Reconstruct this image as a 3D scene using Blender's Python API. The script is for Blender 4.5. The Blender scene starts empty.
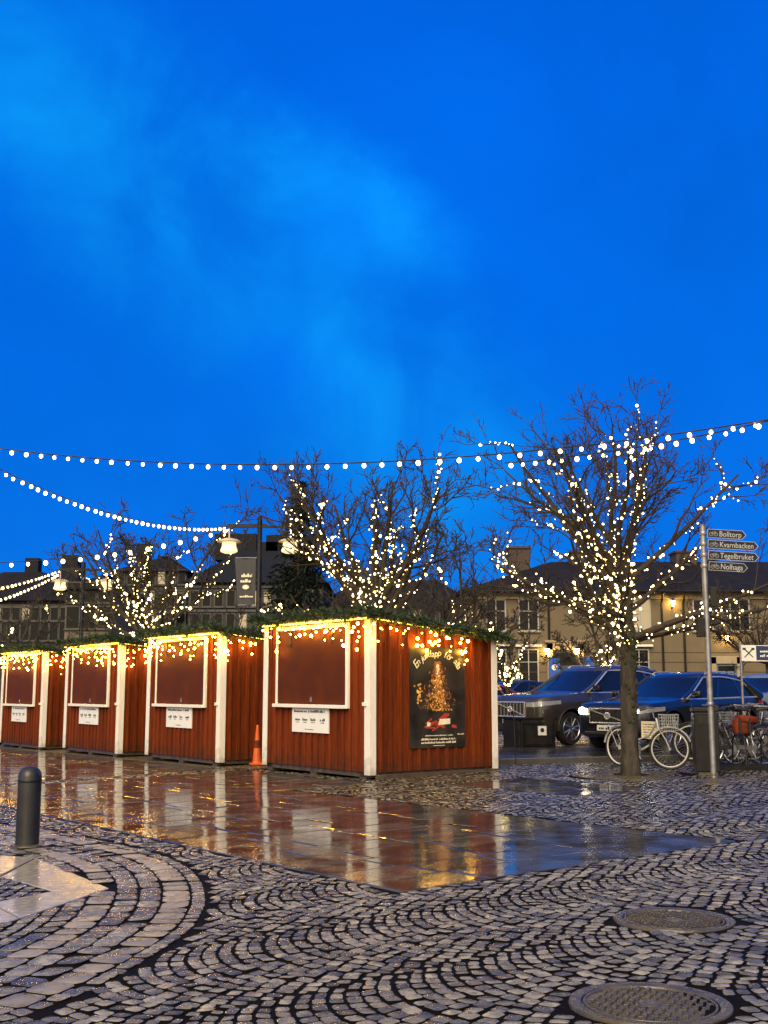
import bpy, bmesh, math, random
from mathutils import Vector, Matrix
PI = math.pi
R = math.radians
scene = bpy.context.scene
col = scene.collection

# ------------------------------------------------------------------ camera
F, CX, CY, HZ, CAMH = 1150.0, 384.0, 512.0, 686.0, 1.5
PITCH = math.atan((HZ - CY) / F)
SLOPE = 0.02
def gz(x, y=0.0):
    "the plaza falls two percent towards the left"
    return SLOPE * max(-14.0, min(14.0, x))
def ray(px, py):
    a, b = (px - CX) / F, -(py - CY) / F
    c, s = math.cos(PITCH), math.sin(PITCH)
    return Vector((a, c - b * s, s + b * c))
def gpt(px, py):
    d = ray(px, py)
    t = CAMH / (SLOPE * d.x - d.z)
    return Vector((d.x * t, d.y * t, SLOPE * d.x * t))
def at(px, py, Y):
    d = ray(px, py)
    t = Y / d.y
    return Vector((d.x * t, Y, CAMH + d.z * t))
cam = bpy.data.cameras.new('camera')
camo = bpy.data.objects.new('camera', cam)
col.objects.link(camo)
cam.sensor_fit = 'VERTICAL'
cam.sensor_height = 36.0
cam.lens = F / 1024 * 36.0
cam.clip_start, cam.clip_end = 0.1, 3000
camo.location = (0, 0, CAMH)
camo.rotation_euler = (PI / 2 + PITCH, 0, 0)
scene.camera = camo

# ------------------------------------------------------------------ materials
MATS = {}
def newmat(name):
    m = bpy.data.materials.new(name)
    m.use_nodes = True
    nt = m.node_tree
    nt.nodes.clear()
    out = nt.nodes.new('ShaderNodeOutputMaterial')
    p = nt.nodes.new('ShaderNodeBsdfPrincipled')
    nt.links.new(p.outputs[0], out.inputs[0])
    MATS[name] = m
    return m, nt, p
def N(nt, t, **kw):
    n = nt.nodes.new(t)
    for k, v in kw.items():
        if k in n.inputs.keys() if isinstance(k, str) else False:
            n.inputs[k].default_value = v
        else:
            setattr(n, k, v)
    return n
def mat(name, c, rough=0.6, metal=0.0, var=0.25, scale=6.0, bump=0.0, bscale=40.0, spec=0.5, stretch=(1, 1, 1), rvar=0.1, island=0.0, coat=0.0):
    "Principled surface with noise in colour, roughness and (optionally) bump"
    m, nt, p = newmat(name)
    L = nt.links.new
    tc = N(nt, 'ShaderNodeTexCoord')
    mp = N(nt, 'ShaderNodeMapping'); mp.inputs['Scale'].default_value = stretch
    L(tc.outputs['Object'], mp.inputs[0])
    no = N(nt, 'ShaderNodeTexNoise'); no.inputs['Scale'].default_value = scale; no.inputs['Detail'].default_value = 6
    L(mp.outputs[0], no.inputs['Vector'])
    mr = N(nt, 'ShaderNodeMapRange')
    mr.inputs['From Min'].default_value = 0.3; mr.inputs['From Max'].default_value = 0.7
    mr.inputs['To Min'].default_value = 1 - var; mr.inputs['To Max'].default_value = 1 + var
    L(no.outputs['Fac'], mr.inputs['Value'])
    fac = mr.outputs[0]
    if island:
        ge = N(nt, 'ShaderNodeNewGeometry')
        ir = N(nt, 'ShaderNodeMapRange')
        ir.inputs['To Min'].default_value = 1 - island; ir.inputs['To Max'].default_value = 1 + island
        L(ge.outputs['Random Per Island'], ir.inputs['Value'])
        mu = N(nt, 'ShaderNodeMath'); mu.operation = 'MULTIPLY'
        L(fac, mu.inputs[0]); L(ir.outputs[0], mu.inputs[1]); fac = mu.outputs[0]
    sc = N(nt, 'ShaderNodeVectorMath'); sc.operation = 'SCALE'
    sc.inputs[0].default_value = c
    L(fac, sc.inputs['Scale'])
    L(sc.outputs[0], p.inputs['Base Color'])
    rr = N(nt, 'ShaderNodeMapRange')
    rr.inputs['From Min'].default_value = 0.3; rr.inputs['From Max'].default_value = 0.7
    rr.inputs['To Min'].default_value = max(0.02, rough - rvar); rr.inputs['To Max'].default_value = min(1, rough + rvar)
    L(no.outputs['Fac'], rr.inputs['Value']); L(rr.outputs[0], p.inputs['Roughness'])
    p.inputs['Metallic'].default_value = metal
    p.inputs['Specular IOR Level'].default_value = spec
    p.inputs['Coat Weight'].default_value = coat
    p.inputs['Coat Roughness'].default_value = 0.06
    if bump:
        nb = N(nt, 'ShaderNodeTexNoise'); nb.inputs['Scale'].default_value = bscale; nb.inputs['Detail'].default_value = 5
        L(mp.outputs[0], nb.inputs['Vector'])
        bu = N(nt, 'ShaderNodeBump'); bu.inputs['Strength'].default_value = bump; bu.inputs['Distance'].default_value = 0.02
        L(nb.outputs['Fac'], bu.inputs['Height']); L(bu.outputs[0], p.inputs['Normal'])
    return m
def emit(name, c, s, vary=False, base=(.8, .75, .6)):
    m, nt, p = newmat(name)
    p.inputs['Base Color'].default_value = (*base, 1)
    p.inputs['Emission Color'].default_value = (*c, 1)
    p.inputs['Emission Strength'].default_value = s
    if vary:
        oi = N(nt, 'ShaderNodeObjectInfo'); ge = N(nt, 'ShaderNodeNewGeometry')
        ad = N(nt, 'ShaderNodeMath'); ad.operation = 'ADD'; nt.links.new(oi.outputs['Random'], ad.inputs[0]); nt.links.new(ge.outputs['Random Per Island'], ad.inputs[1])
        fr = N(nt, 'ShaderNodeMath'); fr.operation = 'FRACT'; nt.links.new(ad.outputs[0], fr.inputs[0])
        mr = N(nt, 'ShaderNodeMapRange'); mr.inputs['To Min'].default_value = s * .12; mr.inputs['To Max'].default_value = s * 1.7
        pw = N(nt, 'ShaderNodeMath'); pw.operation = 'POWER'; pw.inputs[1].default_value = 1.3
        nt.links.new(fr.outputs[0], pw.inputs[0]); nt.links.new(pw.outputs[0], mr.inputs['Value']); nt.links.new(mr.outputs[0], p.inputs['Emission Strength'])
    return m

M = {}
M['red'] = mat('falu_red_boards', (0.14, 0.025, 0.0036), 0.65, var=0.35, scale=5, stretch=(9, 9, 0.6), bump=0.25, bscale=22, island=0.22, spec=.15)
M['red_flat'] = mat('falu_red_hatch', (0.082, 0.018, 0.004), 0.65, var=0.2, scale=3, bump=0.08, spec=.15)
def splash(m, z0, z1, c):
    nt = m.node_tree; p = [n for n in nt.nodes if n.type == 'BSDF_PRINCIPLED'][0]; src = p.inputs['Base Color'].links[0].from_socket
    tc = N(nt, 'ShaderNodeTexCoord'); sp = N(nt, 'ShaderNodeSeparateXYZ'); nt.links.new(tc.outputs['Object'], sp.inputs[0])
    no = N(nt, 'ShaderNodeTexNoise'); no.inputs['Scale'].default_value = 7; no.inputs['Detail'].default_value = 8; nt.links.new(tc.outputs['Object'], no.inputs['Vector'])
    ma = N(nt, 'ShaderNodeMath'); ma.operation = 'MULTIPLY_ADD'; nt.links.new(no.outputs['Fac'], ma.inputs[0]); ma.inputs[1].default_value = -.9; nt.links.new(sp.outputs['Z'], ma.inputs[2])
    mr = N(nt, 'ShaderNodeMapRange'); mr.inputs['From Min'].default_value = z1 - .45; mr.inputs['From Max'].default_value = z0 - .45; mr.inputs['To Max'].default_value = .55; nt.links.new(ma.outputs[0], mr.inputs['Value'])
    mx = N(nt, 'ShaderNodeMix'); mx.data_type = 'RGBA'; nt.links.new(mr.outputs[0], mx.inputs[0]); nt.links.new(src, mx.inputs[6]); mx.inputs[7].default_value = (*c, 1); nt.links.new(mx.outputs[2], p.inputs['Base Color'])
splash(M['red'], .1, .42, (.035, .022, .014))
M['white'] = mat('white_trim_paint', (0.80, 0.77, 0.70), 0.45, var=0.06, scale=7, bump=0.08, stretch=(4, 4, .8))
splash(M['white'], .02, .4, (.16, .13, .10))
M['signwhite'] = mat('white_sign_board', (0.8, 0.8, 0.77), 0.35, var=0.03)
M['signgrey'] = mat('dull_white_sign_film', (0.42, 0.42, 0.41), 0.4, var=0.06)
M['felt'] = mat('roof_felt', (0.035, 0.035, 0.035), 0.45, var=0.3, bump=0.2)
M['darkwood'] = mat('dark_wet_timber', (0.07, 0.05, 0.035), 0.5, var=0.4, bump=0.2)
M['fir'] = mat('fir_needles', (0.018, 0.042, 0.012), 0.6, var=0.5, scale=9, island=0.45)
M['twig'] = mat('brown_twig', (0.06, 0.04, 0.025), 0.8)
M['bark'] = mat('wet_bark', (0.038, 0.030, 0.021), 0.75, var=0.9, scale=9, bump=0.9, bscale=26, stretch=(1, 1, 0.35))
M['moss'] = mat('moss', (0.03, 0.04, 0.012), 0.9, var=0.4, scale=20, bump=0.8, bscale=70)
M['branch'] = mat('branch_bark', (0.034, 0.024, 0.016), 0.8, var=0.3, scale=4)
M['branch_far'] = mat('far_branch_bark', (0.036, 0.028, 0.021), 0.85, var=0.3, scale=4)
M['wire'] = mat('black_cable', (0.015, 0.015, 0.015), 0.5)
M['bulb'] = emit('warm_bulb', (1.0, 0.74, 0.26), 9.0)
M['fairy'] = emit('warm_fairy_bulb', (1.0, 0.74, 0.28), 15.0, True)
M['icicle'] = emit('yellow_icicle_bulb', (1.0, 0.52, 0.05), 110.0, True)
M['rope'] = emit('yellow_rope_light', (1.0, 0.56, 0.05), 13.0)
M['lampglow'] = emit('lit_lamp_glass', (1.0, 0.74, 0.34), 1.25)
M['walllamp'] = emit('wall_lamp_glass', (1.0, 0.6, 0.13), 95.0)
M['headlamp'] = emit('lit_headlamp', (0.85, 0.93, 1.0), 26.0)
M['headlamp_warm'] = emit('lit_headlamp_warm', (1.0, 0.86, 0.6), 22.0)
M['winlit'] = emit('lit_window_pane', (1.0, 0.72, 0.35), 0.5, base=(.05, .05, .05))
M['steel'] = mat('galvanised_steel', (0.30, 0.30, 0.31), 0.45, metal=0.75, var=0.2, scale=12)
M['blackmetal'] = mat('black_painted_metal', (0.010, 0.010, 0.011), 0.4, var=0.3, spec=.25)
M['darkgrey'] = mat('dark_grey_plastic', (0.018, 0.017, 0.016), 0.5, var=0.3, spec=.25)
M['bollard'] = mat('dark_bollard_paint', (0.016, 0.017, 0.02), 0.42, var=0.3, coat=0.1)
M['orange'] = mat('orange_cone_plastic', (0.6, 0.10, 0.012), 0.45, var=0.12)
M['iron'] = mat('wet_cast_iron', (0.075, 0.063, 0.042), 0.26, metal=0.0, var=0.35, bump=0.2)
M['slab'] = mat('wet_granite_slab', (0.075, 0.067, 0.052), 0.11, var=0.45, scale=3, rvar=0.07, bump=0.03, bscale=14, island=0.35, spec=0.45)
M['sett'] = mat('wet_granite_sett', (0.17, 0.154, 0.112), 0.2, var=0.5, scale=11, rvar=0.18, bump=0.6, bscale=30, island=0.62, spec=0.6)
M['slabwet'] = mat('slab_under_water', (0.05, 0.05, 0.05), 0.1, var=0.4, scale=3, rvar=0.06, bump=0.02, bscale=10, island=0.3, spec=1.0)
M['settlight'] = mat('pale_granite_sett', (0.27, 0.23, 0.15), 0.3, var=0.3, scale=8, rvar=0.1, bump=0.3, bscale=30, island=0.3, spec=0.6)
M['granite'] = mat('pale_granite_slab', (0.40, 0.36, 0.27), 0.14, var=0.2, scale=14, rvar=0.08, bump=0.06, spec=0.6)
M['joint'] = mat('wet_joint_sand_and_shade', (0.005, 0.004, 0.003), 0.85, spec=.08, var=0.4, bump=0.3, bscale=50)
M['asphalt'] = mat('wet_asphalt', (0.045, 0.043, 0.042), 0.2, var=0.35, scale=1.2, rvar=0.12, bump=0.25, bscale=60)
M['tyre'] = mat('tyre_rubber', (0.014, 0.014, 0.014), 0.6)
M['rim'] = mat('alloy_rim', (0.5, 0.5, 0.5), 0.25, metal=0.9, var=0.1)
M['chrome'] = mat('chrome_trim', (0.85, 0.85, 0.83), 0.25, metal=.75, var=0.05, rvar=0.03)
M['glass'] = mat('dark_car_glass', (0.006, 0.008, 0.01), 0.03, var=0.1, rvar=0.02, spec=0.5)
M['winpane'] = mat('dark_window_pane', (0.005, 0.006, 0.007), 0.08, var=0.2, rvar=0.03, spec=.25)
M['tail'] = mat('red_tail_lamp', (0.45, 0.015, 0.008), 0.2, var=0.1)
M['lens'] = mat('clear_lamp_lens', (0.55, 0.57, 0.6), 0.1, metal=0.5, var=0.1)
M['plate'] = mat('number_plate', (0.72, 0.73, 0.72), 0.35, var=0.05)
M['ink'] = mat('dark_print_ink', (0.02, 0.02, 0.022), 0.5, var=0.05)
M['signnavy'] = mat('dark_navy_sign_face', (0.010, 0.012, 0.026), 0.5, var=0.1, spec=.2)
M['signblue'] = mat('deep_blue_sign_face', (0.012, 0.03, 0.11), 0.4, var=0.08)
M['bannerblue'] = mat('bright_blue_banner', (0.015, 0.09, 0.42), 0.5, var=0.2)
M['stucco'] = mat('beige_stucco', (0.15, 0.117, 0.07), 0.85, var=0.14, scale=1.1, bump=0.2, bscale=20)
M['stucco2'] = mat('pale_stucco_surround', (0.36, 0.29, 0.19), 0.8, var=0.12, scale=2)
M['rooftile'] = mat('dark_roof_sheet', (0.014, 0.013, 0.014), 0.8, var=0.3, scale=1.5, spec=.12)
M['brickdark'] = mat('dark_chimney_brick', (0.06, 0.04, 0.035), 0.8)
M['grey1'] = mat('dark_grey_render', (0.036, 0.035, 0.037), 0.85, var=0.2, scale=0.7)
M['grey2'] = mat('grey_brown_render', (0.044, 0.039, 0.036), 0.85, var=0.2, scale=0.7)
M['grey2x'] = mat('dark_brown_render', (0.05, 0.042, 0.035), 0.85, var=0.2, scale=0.7)
M['palewall'] = mat('pale_yellow_render', (0.15, 0.125, 0.085), 0.85, var=0.12, scale=0.7)
M['blueroof'] = mat('blue_grey_roof', (0.012, 0.015, 0.022), 0.75, var=0.25, spec=.15)
M['frame'] = mat('window_frame_paint', (0.35, 0.34, 0.31), 0.5, var=0.1)
M['oldframe'] = mat('grey_window_frame', (0.055, 0.053, 0.052), 0.6, var=0.1)
M['door'] = mat('dark_panel_door', (0.035, 0.04, 0.05), 0.4, var=0.2)
M['doorblue'] = mat('grey_blue_door', (0.13, 0.17, 0.22), 0.4, var=0.2)
M['spruce'] = mat('spruce_needles', (0.014, 0.026, 0.016), 0.7, var=0.4, island=0.4)
M['silverbike'] = mat('silver_bike_paint', (0.62, 0.63, 0.64), 0.25, metal=0.3, var=0.08)
M['whiterim'] = mat('white_bike_rim', (0.72, 0.70, 0.66), 0.3, var=0.05)
M['blackbike'] = mat('black_bike_paint', (0.02, 0.02, 0.022), 0.3, var=0.2, coat=0.3)
M['basket'] = mat('grey_wire_basket', (0.3, 0.31, 0.32), 0.4, metal=0.5)
M['redbag'] = mat('orange_red_bag', (0.15, 0.026, 0.008), 0.7, var=0.7, spec=.2)
M['yellow'] = mat('yellow_guard', (0.6, 0.42, 0.08), 0.45, var=0.1)
M['cloth_dark'] = mat('dark_banner_cloth', (0.05, 0.05, 0.055), 0.7, var=0.2)
M['lampmetal'] = mat('pale_lamp_shade', (0.6, 0.5, 0.32), 0.45, var=0.1)
M['coat'] = mat('dark_wool_coat', (0.02, 0.022, 0.028), 0.8)
M['skin'] = mat('skin', (0.45, 0.27, 0.19), 0.55)
M['hair'] = mat('brown_hair', (0.05, 0.03, 0.02), 0.7)
M['leaf'] = mat('planter_leaves', (0.05, 0.07, 0.02), 0.6, var=0.5, island=0.5)
M['poster'] = mat('poster_dark_print', (0.022, 0.018, 0.011), 0.5, var=0.6, scale=3)
M['pgold'] = mat('poster_gold_ink', (0.72, 0.36, 0.07), 0.4, var=0.3, island=0.4)
M['pbright'] = mat('poster_cream_ink', (0.85, 0.78, 0.55), 0.4, var=0.1)
M['pamber'] = mat('poster_amber_ink', (0.34, 0.12, 0.025), 0.4, var=0.5, island=0.5, scale=8)
M['pred'] = mat('poster_red_ink', (0.42, 0.05, 0.025), 0.4, var=0.2)
def paint(name, c):
    m = mat(name, c, 0.28, var=0.06, scale=2, rvar=0.04, coat=.85, spec=.45)
    return m
# ------------------------------------------------------------------ mesh builder
class MB:
    def __init__(s): s.v, s.f, s.m = [], [], []
    def face(s, idx, k=0): s.f.append(tuple(idx)); s.m.append(k)
    def quad(s, a, b, c, d, k=0):
        n = len(s.v); s.v += [tuple(a), tuple(b), tuple(c), tuple(d)]; s.face((n, n+1, n+2, n+3), k)
    def poly(s, pts, k=0):
        n = len(s.v); s.v += [tuple(p) for p in pts]; s.face(range(n, n + len(pts)), k)
    def box(s, a, b, k=0, M4=None, bev=0.0):
        x0, y0, z0 = a; x1, y1, z1 = b
        if bev > 0:
            return s.bevbox(a, b, k, M4, bev)
        P = [(x0,y0,z0),(x1,y0,z0),(x1,y1,z0),(x0,y1,z0),(x0,y0,z1),(x1,y0,z1),(x1,y1,z1),(x0,y1,z1)]
        if M4 is not None: P = [tuple(M4 @ Vector(p)) for p in P]
        n = len(s.v); s.v += P
        for q in ((0,3,2,1),(4,5,6,7),(0,1,5,4),(1,2,6,5),(2,3,7,6),(3,0,4,7)): s.face([n+i for i in q], k)
    def bevbox(s, a, b, k, M4, e):
        bm = bmesh.new()
        bmesh.ops.create_cube(bm, size=1.0)
        for v in bm.verts:
            v.co = Vector([(a[i]+b[i])/2 + v.co[i]*(b[i]-a[i]) for i in range(3)])
        bmesh.ops.bevel(bm, geom=bm.edges[:], offset=e, segments=2, affect='EDGES', profile=0.5)
        if M4 is not None: bm.transform(M4)
        s.add_bm(bm, k)
    def add_bm(s, bm, k=0):
        n = len(s.v); bm.verts.ensure_lookup_table()
        for i, v in enumerate(bm.verts): v.index = i; s.v.append(tuple(v.co))
        for f in bm.faces: s.face([n + v.index for v in f.verts], k)
        bm.free()
    def tube(s, pts, r, n=6, k=0, caps=True, close=False):
        pts = [Vector(p) for p in pts]
        rs = r if isinstance(r, (list, tuple)) else [r] * len(pts)
        base = len(s.v); m = len(pts)
        up = Vector((0, 0, 1))
        t0 = (pts[1] - pts[0]).normalized()
        if abs(t0.dot(up)) > 0.95: up = Vector((1, 0, 0))
        a = t0.cross(up).normalized()
        for i, p in enumerate(pts):
            if close: t = pts[(i+1) % m] - pts[i-1]
            elif i == 0: t = pts[1] - p
            elif i == m - 1: t = p - pts[i-1]
            else: t = pts[i+1] - pts[i-1]
            if t.length < 1e-9: t = t0
            t.normalize()
            a = (a - t * a.dot(t))
            if a.length < 1e-6: a = t.orthogonal()
            a.normalize(); b = t.cross(a)
            for j in range(n):
                an = 2 * PI * j / n
                s.v.append(tuple(p + (a * math.cos(an) + b * math.sin(an)) * rs[i]))
        for i in range(m if close else m - 1):
            i2 = (i + 1) % m
            for j in range(n):
                s.face((base+i*n+j, base+i*n+(j+1)%n, base+i2*n+(j+1)%n, base+i2*n+j), k)
        if caps and not close:
            s.face([base + j for j in range(n)][::-1], k)
            s.face([base + (m-1)*n + j for j in range(n)], k)
    def lathe(s, prof, n=16, k=0, M4=None, caps=True):
        "prof: (radius, height) pairs turned about z"
        base = len(s.v)
        for r, z in prof:
            for j in range(n):
                p = Vector((r * math.cos(2*PI*j/n), r * math.sin(2*PI*j/n), z))
                if M4 is not None: p = M4 @ p
                s.v.append(tuple(p))
        for i in range(len(prof) - 1):
            for j in range(n):
                s.face((base+i*n+j, base+i*n+(j+1)%n, base+(i+1)*n+(j+1)%n, base+(i+1)*n+j), k)
        if caps:
            s.face([base + j for j in range(n)][::-1], k)
            s.face([base + (len(prof)-1)*n + j for j in range(n)], k)
    def sphere(s, c, r, nu=8, nv=5, k=0, sz=1.0):
        c = Vector(c); base = len(s.v)
        s.v.append(tuple(c + Vector((0, 0, r*sz))))
        for i in range(1, nv):
            a = PI * i / nv
            for j in range(nu):
                b = 2*PI*j/nu
                s.v.append(tuple(c + Vector((r*math.sin(a)*math.cos(b), r*math.sin(a)*math.sin(b), r*sz*math.cos(a)))))
        s.v.append(tuple(c - Vector((0, 0, r*sz))))
        for j in range(nu):
            s.face((base, base+1+j, base+1+(j+1)%nu), k)
            for i in range(nv-2):
                o = base+1+i*nu
                s.face((o+j, o+nu+j, o+nu+(j+1)%nu, o+(j+1)%nu), k)
            o = base+1+(nv-2)*nu
            s.face((o+j, base+1+(nv-1)*nu, o+(j+1)%nu), k)
    def mesh(s, name, mats, smooth=None):
        me = bpy.data.meshes.new(name)
        me.from_pydata(s.v, [], s.f)
        for m in (mats if isinstance(mats, (list, tuple)) else [mats]): me.materials.append(m)
        if len(me.materials) > 1: me.polygons.foreach_set('material_index', s.m)
        if smooth is not None:
            me.polygons.foreach_set('use_smooth', [True] * len(me.polygons))
            if smooth < 179: me.set_sharp_from_angle(angle=R(smooth))
        me.update()
        return me
    def build(s, name, mats, parent=None, smooth=None, loc=None):
        o = bpy.data.objects.new(name, s.mesh(name, mats, smooth))
        col.objects.link(o)
        if parent is not None: o.parent = parent
        if loc is not None: o.location = loc
        return o
def tag(o, label, cat, group=None, kind=None):
    if label: o['label'] = label
    if cat: o['category'] = cat
    if group: o['group'] = group
    if kind: o['kind'] = kind
    return o
def thing(name, label, cat, loc=(0, 0, 0), rz=0.0, group=None):
    o = bpy.data.objects.new(name, None); o.empty_display_size = 0.2
    col.objects.link(o); o.location = loc; o.rotation_euler = (0, 0, rz)
    return tag(o, label, cat, group)
def structure(o): o['kind'] = 'structure'; return o
KIDS = {}
def dup(o, loc, rz, label, parent=None):
    c = o.copy(); col.objects.link(c)
    if parent is not None: c.parent = parent
    else:
        c.location = loc; c.rotation_euler = (0, 0, rz); c['label'] = label
    for ch in [x for x in list(col.objects) if x.parent == o]: dup(ch, None, 0, None, c)
    return c
def inst(me, name, parent, loc, s=1.0):
    o = bpy.data.objects.new(name, me); col.objects.link(o); o.parent = parent; o.location = loc
    if s != 1.0: o.scale = (s, s, s)
    return o
def text_mb(txt, size, depth=0.002):
    "flat letters as a mesh in the xy plane"
    cu = bpy.data.curves.new('lettering', 'FONT'); cu.body = txt; cu.size = size; cu.extrude = depth; cu.resolution_u = 3
    o = bpy.data.objects.new('lettering', cu); col.objects.link(o)
    dg = bpy.context.evaluated_depsgraph_get(); dg.update()
    me = bpy.data.meshes.new_from_object(o.evaluated_get(dg))
    mb = MB(); mb.v = [tuple(v.co) for v in me.vertices]; mb.f = [tuple(p.vertices) for p in me.polygons]; mb.m = [0] * len(mb.f)
    col.objects.unlink(o); bpy.data.objects.remove(o); bpy.data.curves.remove(cu); bpy.data.meshes.remove(me)
    return mb
def merge(dst, src, M4, k=0):
    n = len(dst.v)
    dst.v += [tuple(M4 @ Vector(p)) for p in src.v]
    for f in src.f: dst.face([n + i for i in f], k)
def scribble(mb, rnd, x0, z, w, h, place, k=0, dens=0.8):
    "a line of unreadable small print: short strokes; place(x, z) -> point"
    x = x0
    while x < x0 + w:
        cw = rnd.uniform(0.5, 0.9) * h
        if rnd.random() < dens:
            hh = h * rnd.choice((0.62, 0.65, 1.0))
            mb.quad(place(x, z), place(min(x+cw*0.8, x0+w), z), place(min(x+cw*0.8, x0+w), z+hh), place(x, z+hh), k)
            x += cw
        else: x += cw * 0.8
# ------------------------------------------------------------------ ground
P0 = gpt(370, 780); P0 = Vector((P0.x, P0.y, 0))
HA = R(36.3)
U = Vector((-math.sin(HA), math.cos(HA), 0)); V = Vector((math.cos(HA), math.sin(HA), 0))
def uv(x, y):
    d = Vector((x, y, 0)) - P0
    return d.dot(U), d.dot(V)
def fromuv(u, v):
    p = P0 + U * u + V * v
    return p.x, p.y
rnd = random.Random(7)
JZ = -0.012
# base sheet: joints between the stones, asphalt beyond, reaching the horizon
def grid_sheet(name, xs, ys, m, dz, test=None):
    mb = MB(); idx = {}
    for i, x in enumerate(xs):
        for j, y in enumerate(ys):
            idx[i, j] = len(mb.v); mb.v.append((x, y, gz(x) + dz))
    for i in range(len(xs)-1):
        for j in range(len(ys)-1):
            mb.face((idx[i,j], idx[i+1,j], idx[i+1,j+1], idx[i,j+1]))
    return structure(mb.build(name, m))
grid_sheet('ground', [-600, -200, -60, -30, -14, 0, 14, 30, 60, 200, 600], [-300, -60, -10, 10, 30, 60, 120, 300, 900], M['joint'], JZ)
# paved stone field outside the individually built stones: procedural setts
m, nt, p = newmat('far_setts')
L = nt.links.new
tc = N(nt, 'ShaderNodeTexCoord')
vo = N(nt, 'ShaderNodeTexVoronoi'); vo.feature = 'DISTANCE_TO_EDGE'; vo.inputs['Scale'].default_value = 9.0; vo.inputs['Randomness'].default_value = 0.55
L(tc.outputs['Object'], vo.inputs['Vector'])
v2 = N(nt, 'ShaderNodeTexVoronoi'); v2.inputs['Scale'].default_value = 9.0; v2.inputs['Randomness'].default_value = 0.55
L(tc.outputs['Object'], v2.inputs['Vector'])
cr = N(nt, 'ShaderNodeValToRGB'); cr.color_ramp.elements[0].position = 0.02; cr.color_ramp.elements[0].color = (0.012, 0.011, 0.009, 1)
cr.color_ramp.elements[1].position = 0.12; cr.color_ramp.elements[1].color = (0.19, 0.165, 0.11, 1)
L(vo.outputs['Distance'], cr.inputs[0])
mx = N(nt, 'ShaderNodeMix'); mx.data_type = 'RGBA'; mx.blend_type = 'MULTIPLY'; mx.inputs[0].default_value = 0.35
L(cr.outputs[0], mx.inputs[6]); bw = N(nt, 'ShaderNodeRGBToBW'); L(v2.outputs['Color'], bw.inputs[0]); L(bw.outputs[0], mx.inputs[7]); L(mx.outputs[2], p.inputs['Base Color'])
bu = N(nt, 'ShaderNodeBump'); bu.inputs['Strength'].default_value = 0.7; bu.inputs['Distance'].default_value = 0.02
sm = N(nt, 'ShaderNodeMapRange'); sm.inputs['From Max'].default_value = 0.16; L(vo.outputs['Distance'], sm.inputs['Value'])
L(sm.outputs[0], bu.inputs['Height']); L(bu.outputs[0], p.inputs['Normal'])
p.inputs['Roughness'].default_value = 0.4; p.inputs['Specular IOR Level'].default_value = .3
M['farsett'] = m

def inpoly(x, y, P):
    c = False; n = len(P); j = n - 1
    for i in range(n):
        xi, yi = P[i]; xj, yj = P[j]
        if (yi > y) != (yj > y) and x < (xj - xi) * (y - yi) / (yj - yi) + xi: c = not c
        j = i
    return c
# curved granite border at the left
bpx = [(-230, 1100), (-90, 1045), (0, 1022), (50, 1005), (100, 985), (150, 957), (190, 930), (204, 910), (206, 893), (199, 877), (180, 862), (145, 850), (100, 840), (65, 833), (20, 826), (-60, 818), (-200, 806)]
bc = [Vector((gpt(*q).x, gpt(*q).y)) for q in bpx]
curve = []
for i in range(1, len(bc) - 2):
    for k in range(16):
        t = k / 16; a, b, c, d = bc[i-1], bc[i], bc[i+1], bc[i+2]
        curve.append(0.5 * ((2*b) + (c-a)*t + (2*a-5*b+4*c-d)*t*t + (3*b-a-3*c+d)*t**3))
for _ in range(12):
    curve = [curve[0]] + [(curve[i-1] + 2*curve[i] + curve[i+1]) / 4 for i in range(1, len(curve)-1)] + [curve[-1]]
BORD = [(q.x, q.y) for q in curve] + [(-40, curve[-1].y), (-40, curve[0].y)]
def cdist(x, y):
    return min((q.x - x)**2 + (q.y - y)**2 for q in curve) ** .5
ARROW = [gpt(-60, 851), gpt(36, 857), gpt(110, 888), gpt(-60, 944)]
NOTCH = [gpt(-60, 872), gpt(0, 876), gpt(53, 891), gpt(-60, 915)]
ARP = [(q.x, q.y) for q in ARROW]
TREEA = gpt(631, 775); GRATE_R = 0.98
COV = [(gpt(650, 1003), 0.345), (gpt(674, 919), 0.345)]
SU0, SU1, SV0, SV1 = uv(*gpt(400, 892).xy)[0], 32.0, uv(*gpt(400, 892).xy)[1], uv(*gpt(712, 838).xy)[1]
print('SLAB', SU0, SV0, SV1, uv(*gpt(712, 838).xy))
CROSS = (3.7, 4.35)
def sv1(u): return -.28 if u > UX - .04 else SV1
UX = SU0 + .5 * round((-.6 - SU0) / .5)
def in_slab(x, y):
    u, v = uv(x, y)
    return SU0 < u < SU1 and SV0 < v < SV1 and not CROSS[0] < u < CROSS[1]
def in_strip(x, y):
    u, v = uv(x, y)
    return (SU0 < u < SU1 and SV0 < v < SV1 and CROSS[0] < u < CROSS[1])
S2 = (uv(*gpt(545, 799).xy)[0], uv(*gpt(545, 776).xy)[0], max(.2, uv(*gpt(490, 788).xy)[1]), uv(*gpt(628, 786).xy)[1])
print('SLAB2', S2)
def in_view(x, y, mx=4.2):
    mx = max(mx, 4.2)
    return y > 3.2 and abs(x) < y * 0.345 + mx
def holes(x, y, pad=0.05):
    if (x - TREEA.x)**2 + (y - TREEA.y)**2 < (GRATE_R + pad)**2: return True
    return any((x - c.x)**2 + (y - c.y)**2 < (r + 0.035 + pad)**2 for c, r in COV)
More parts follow.
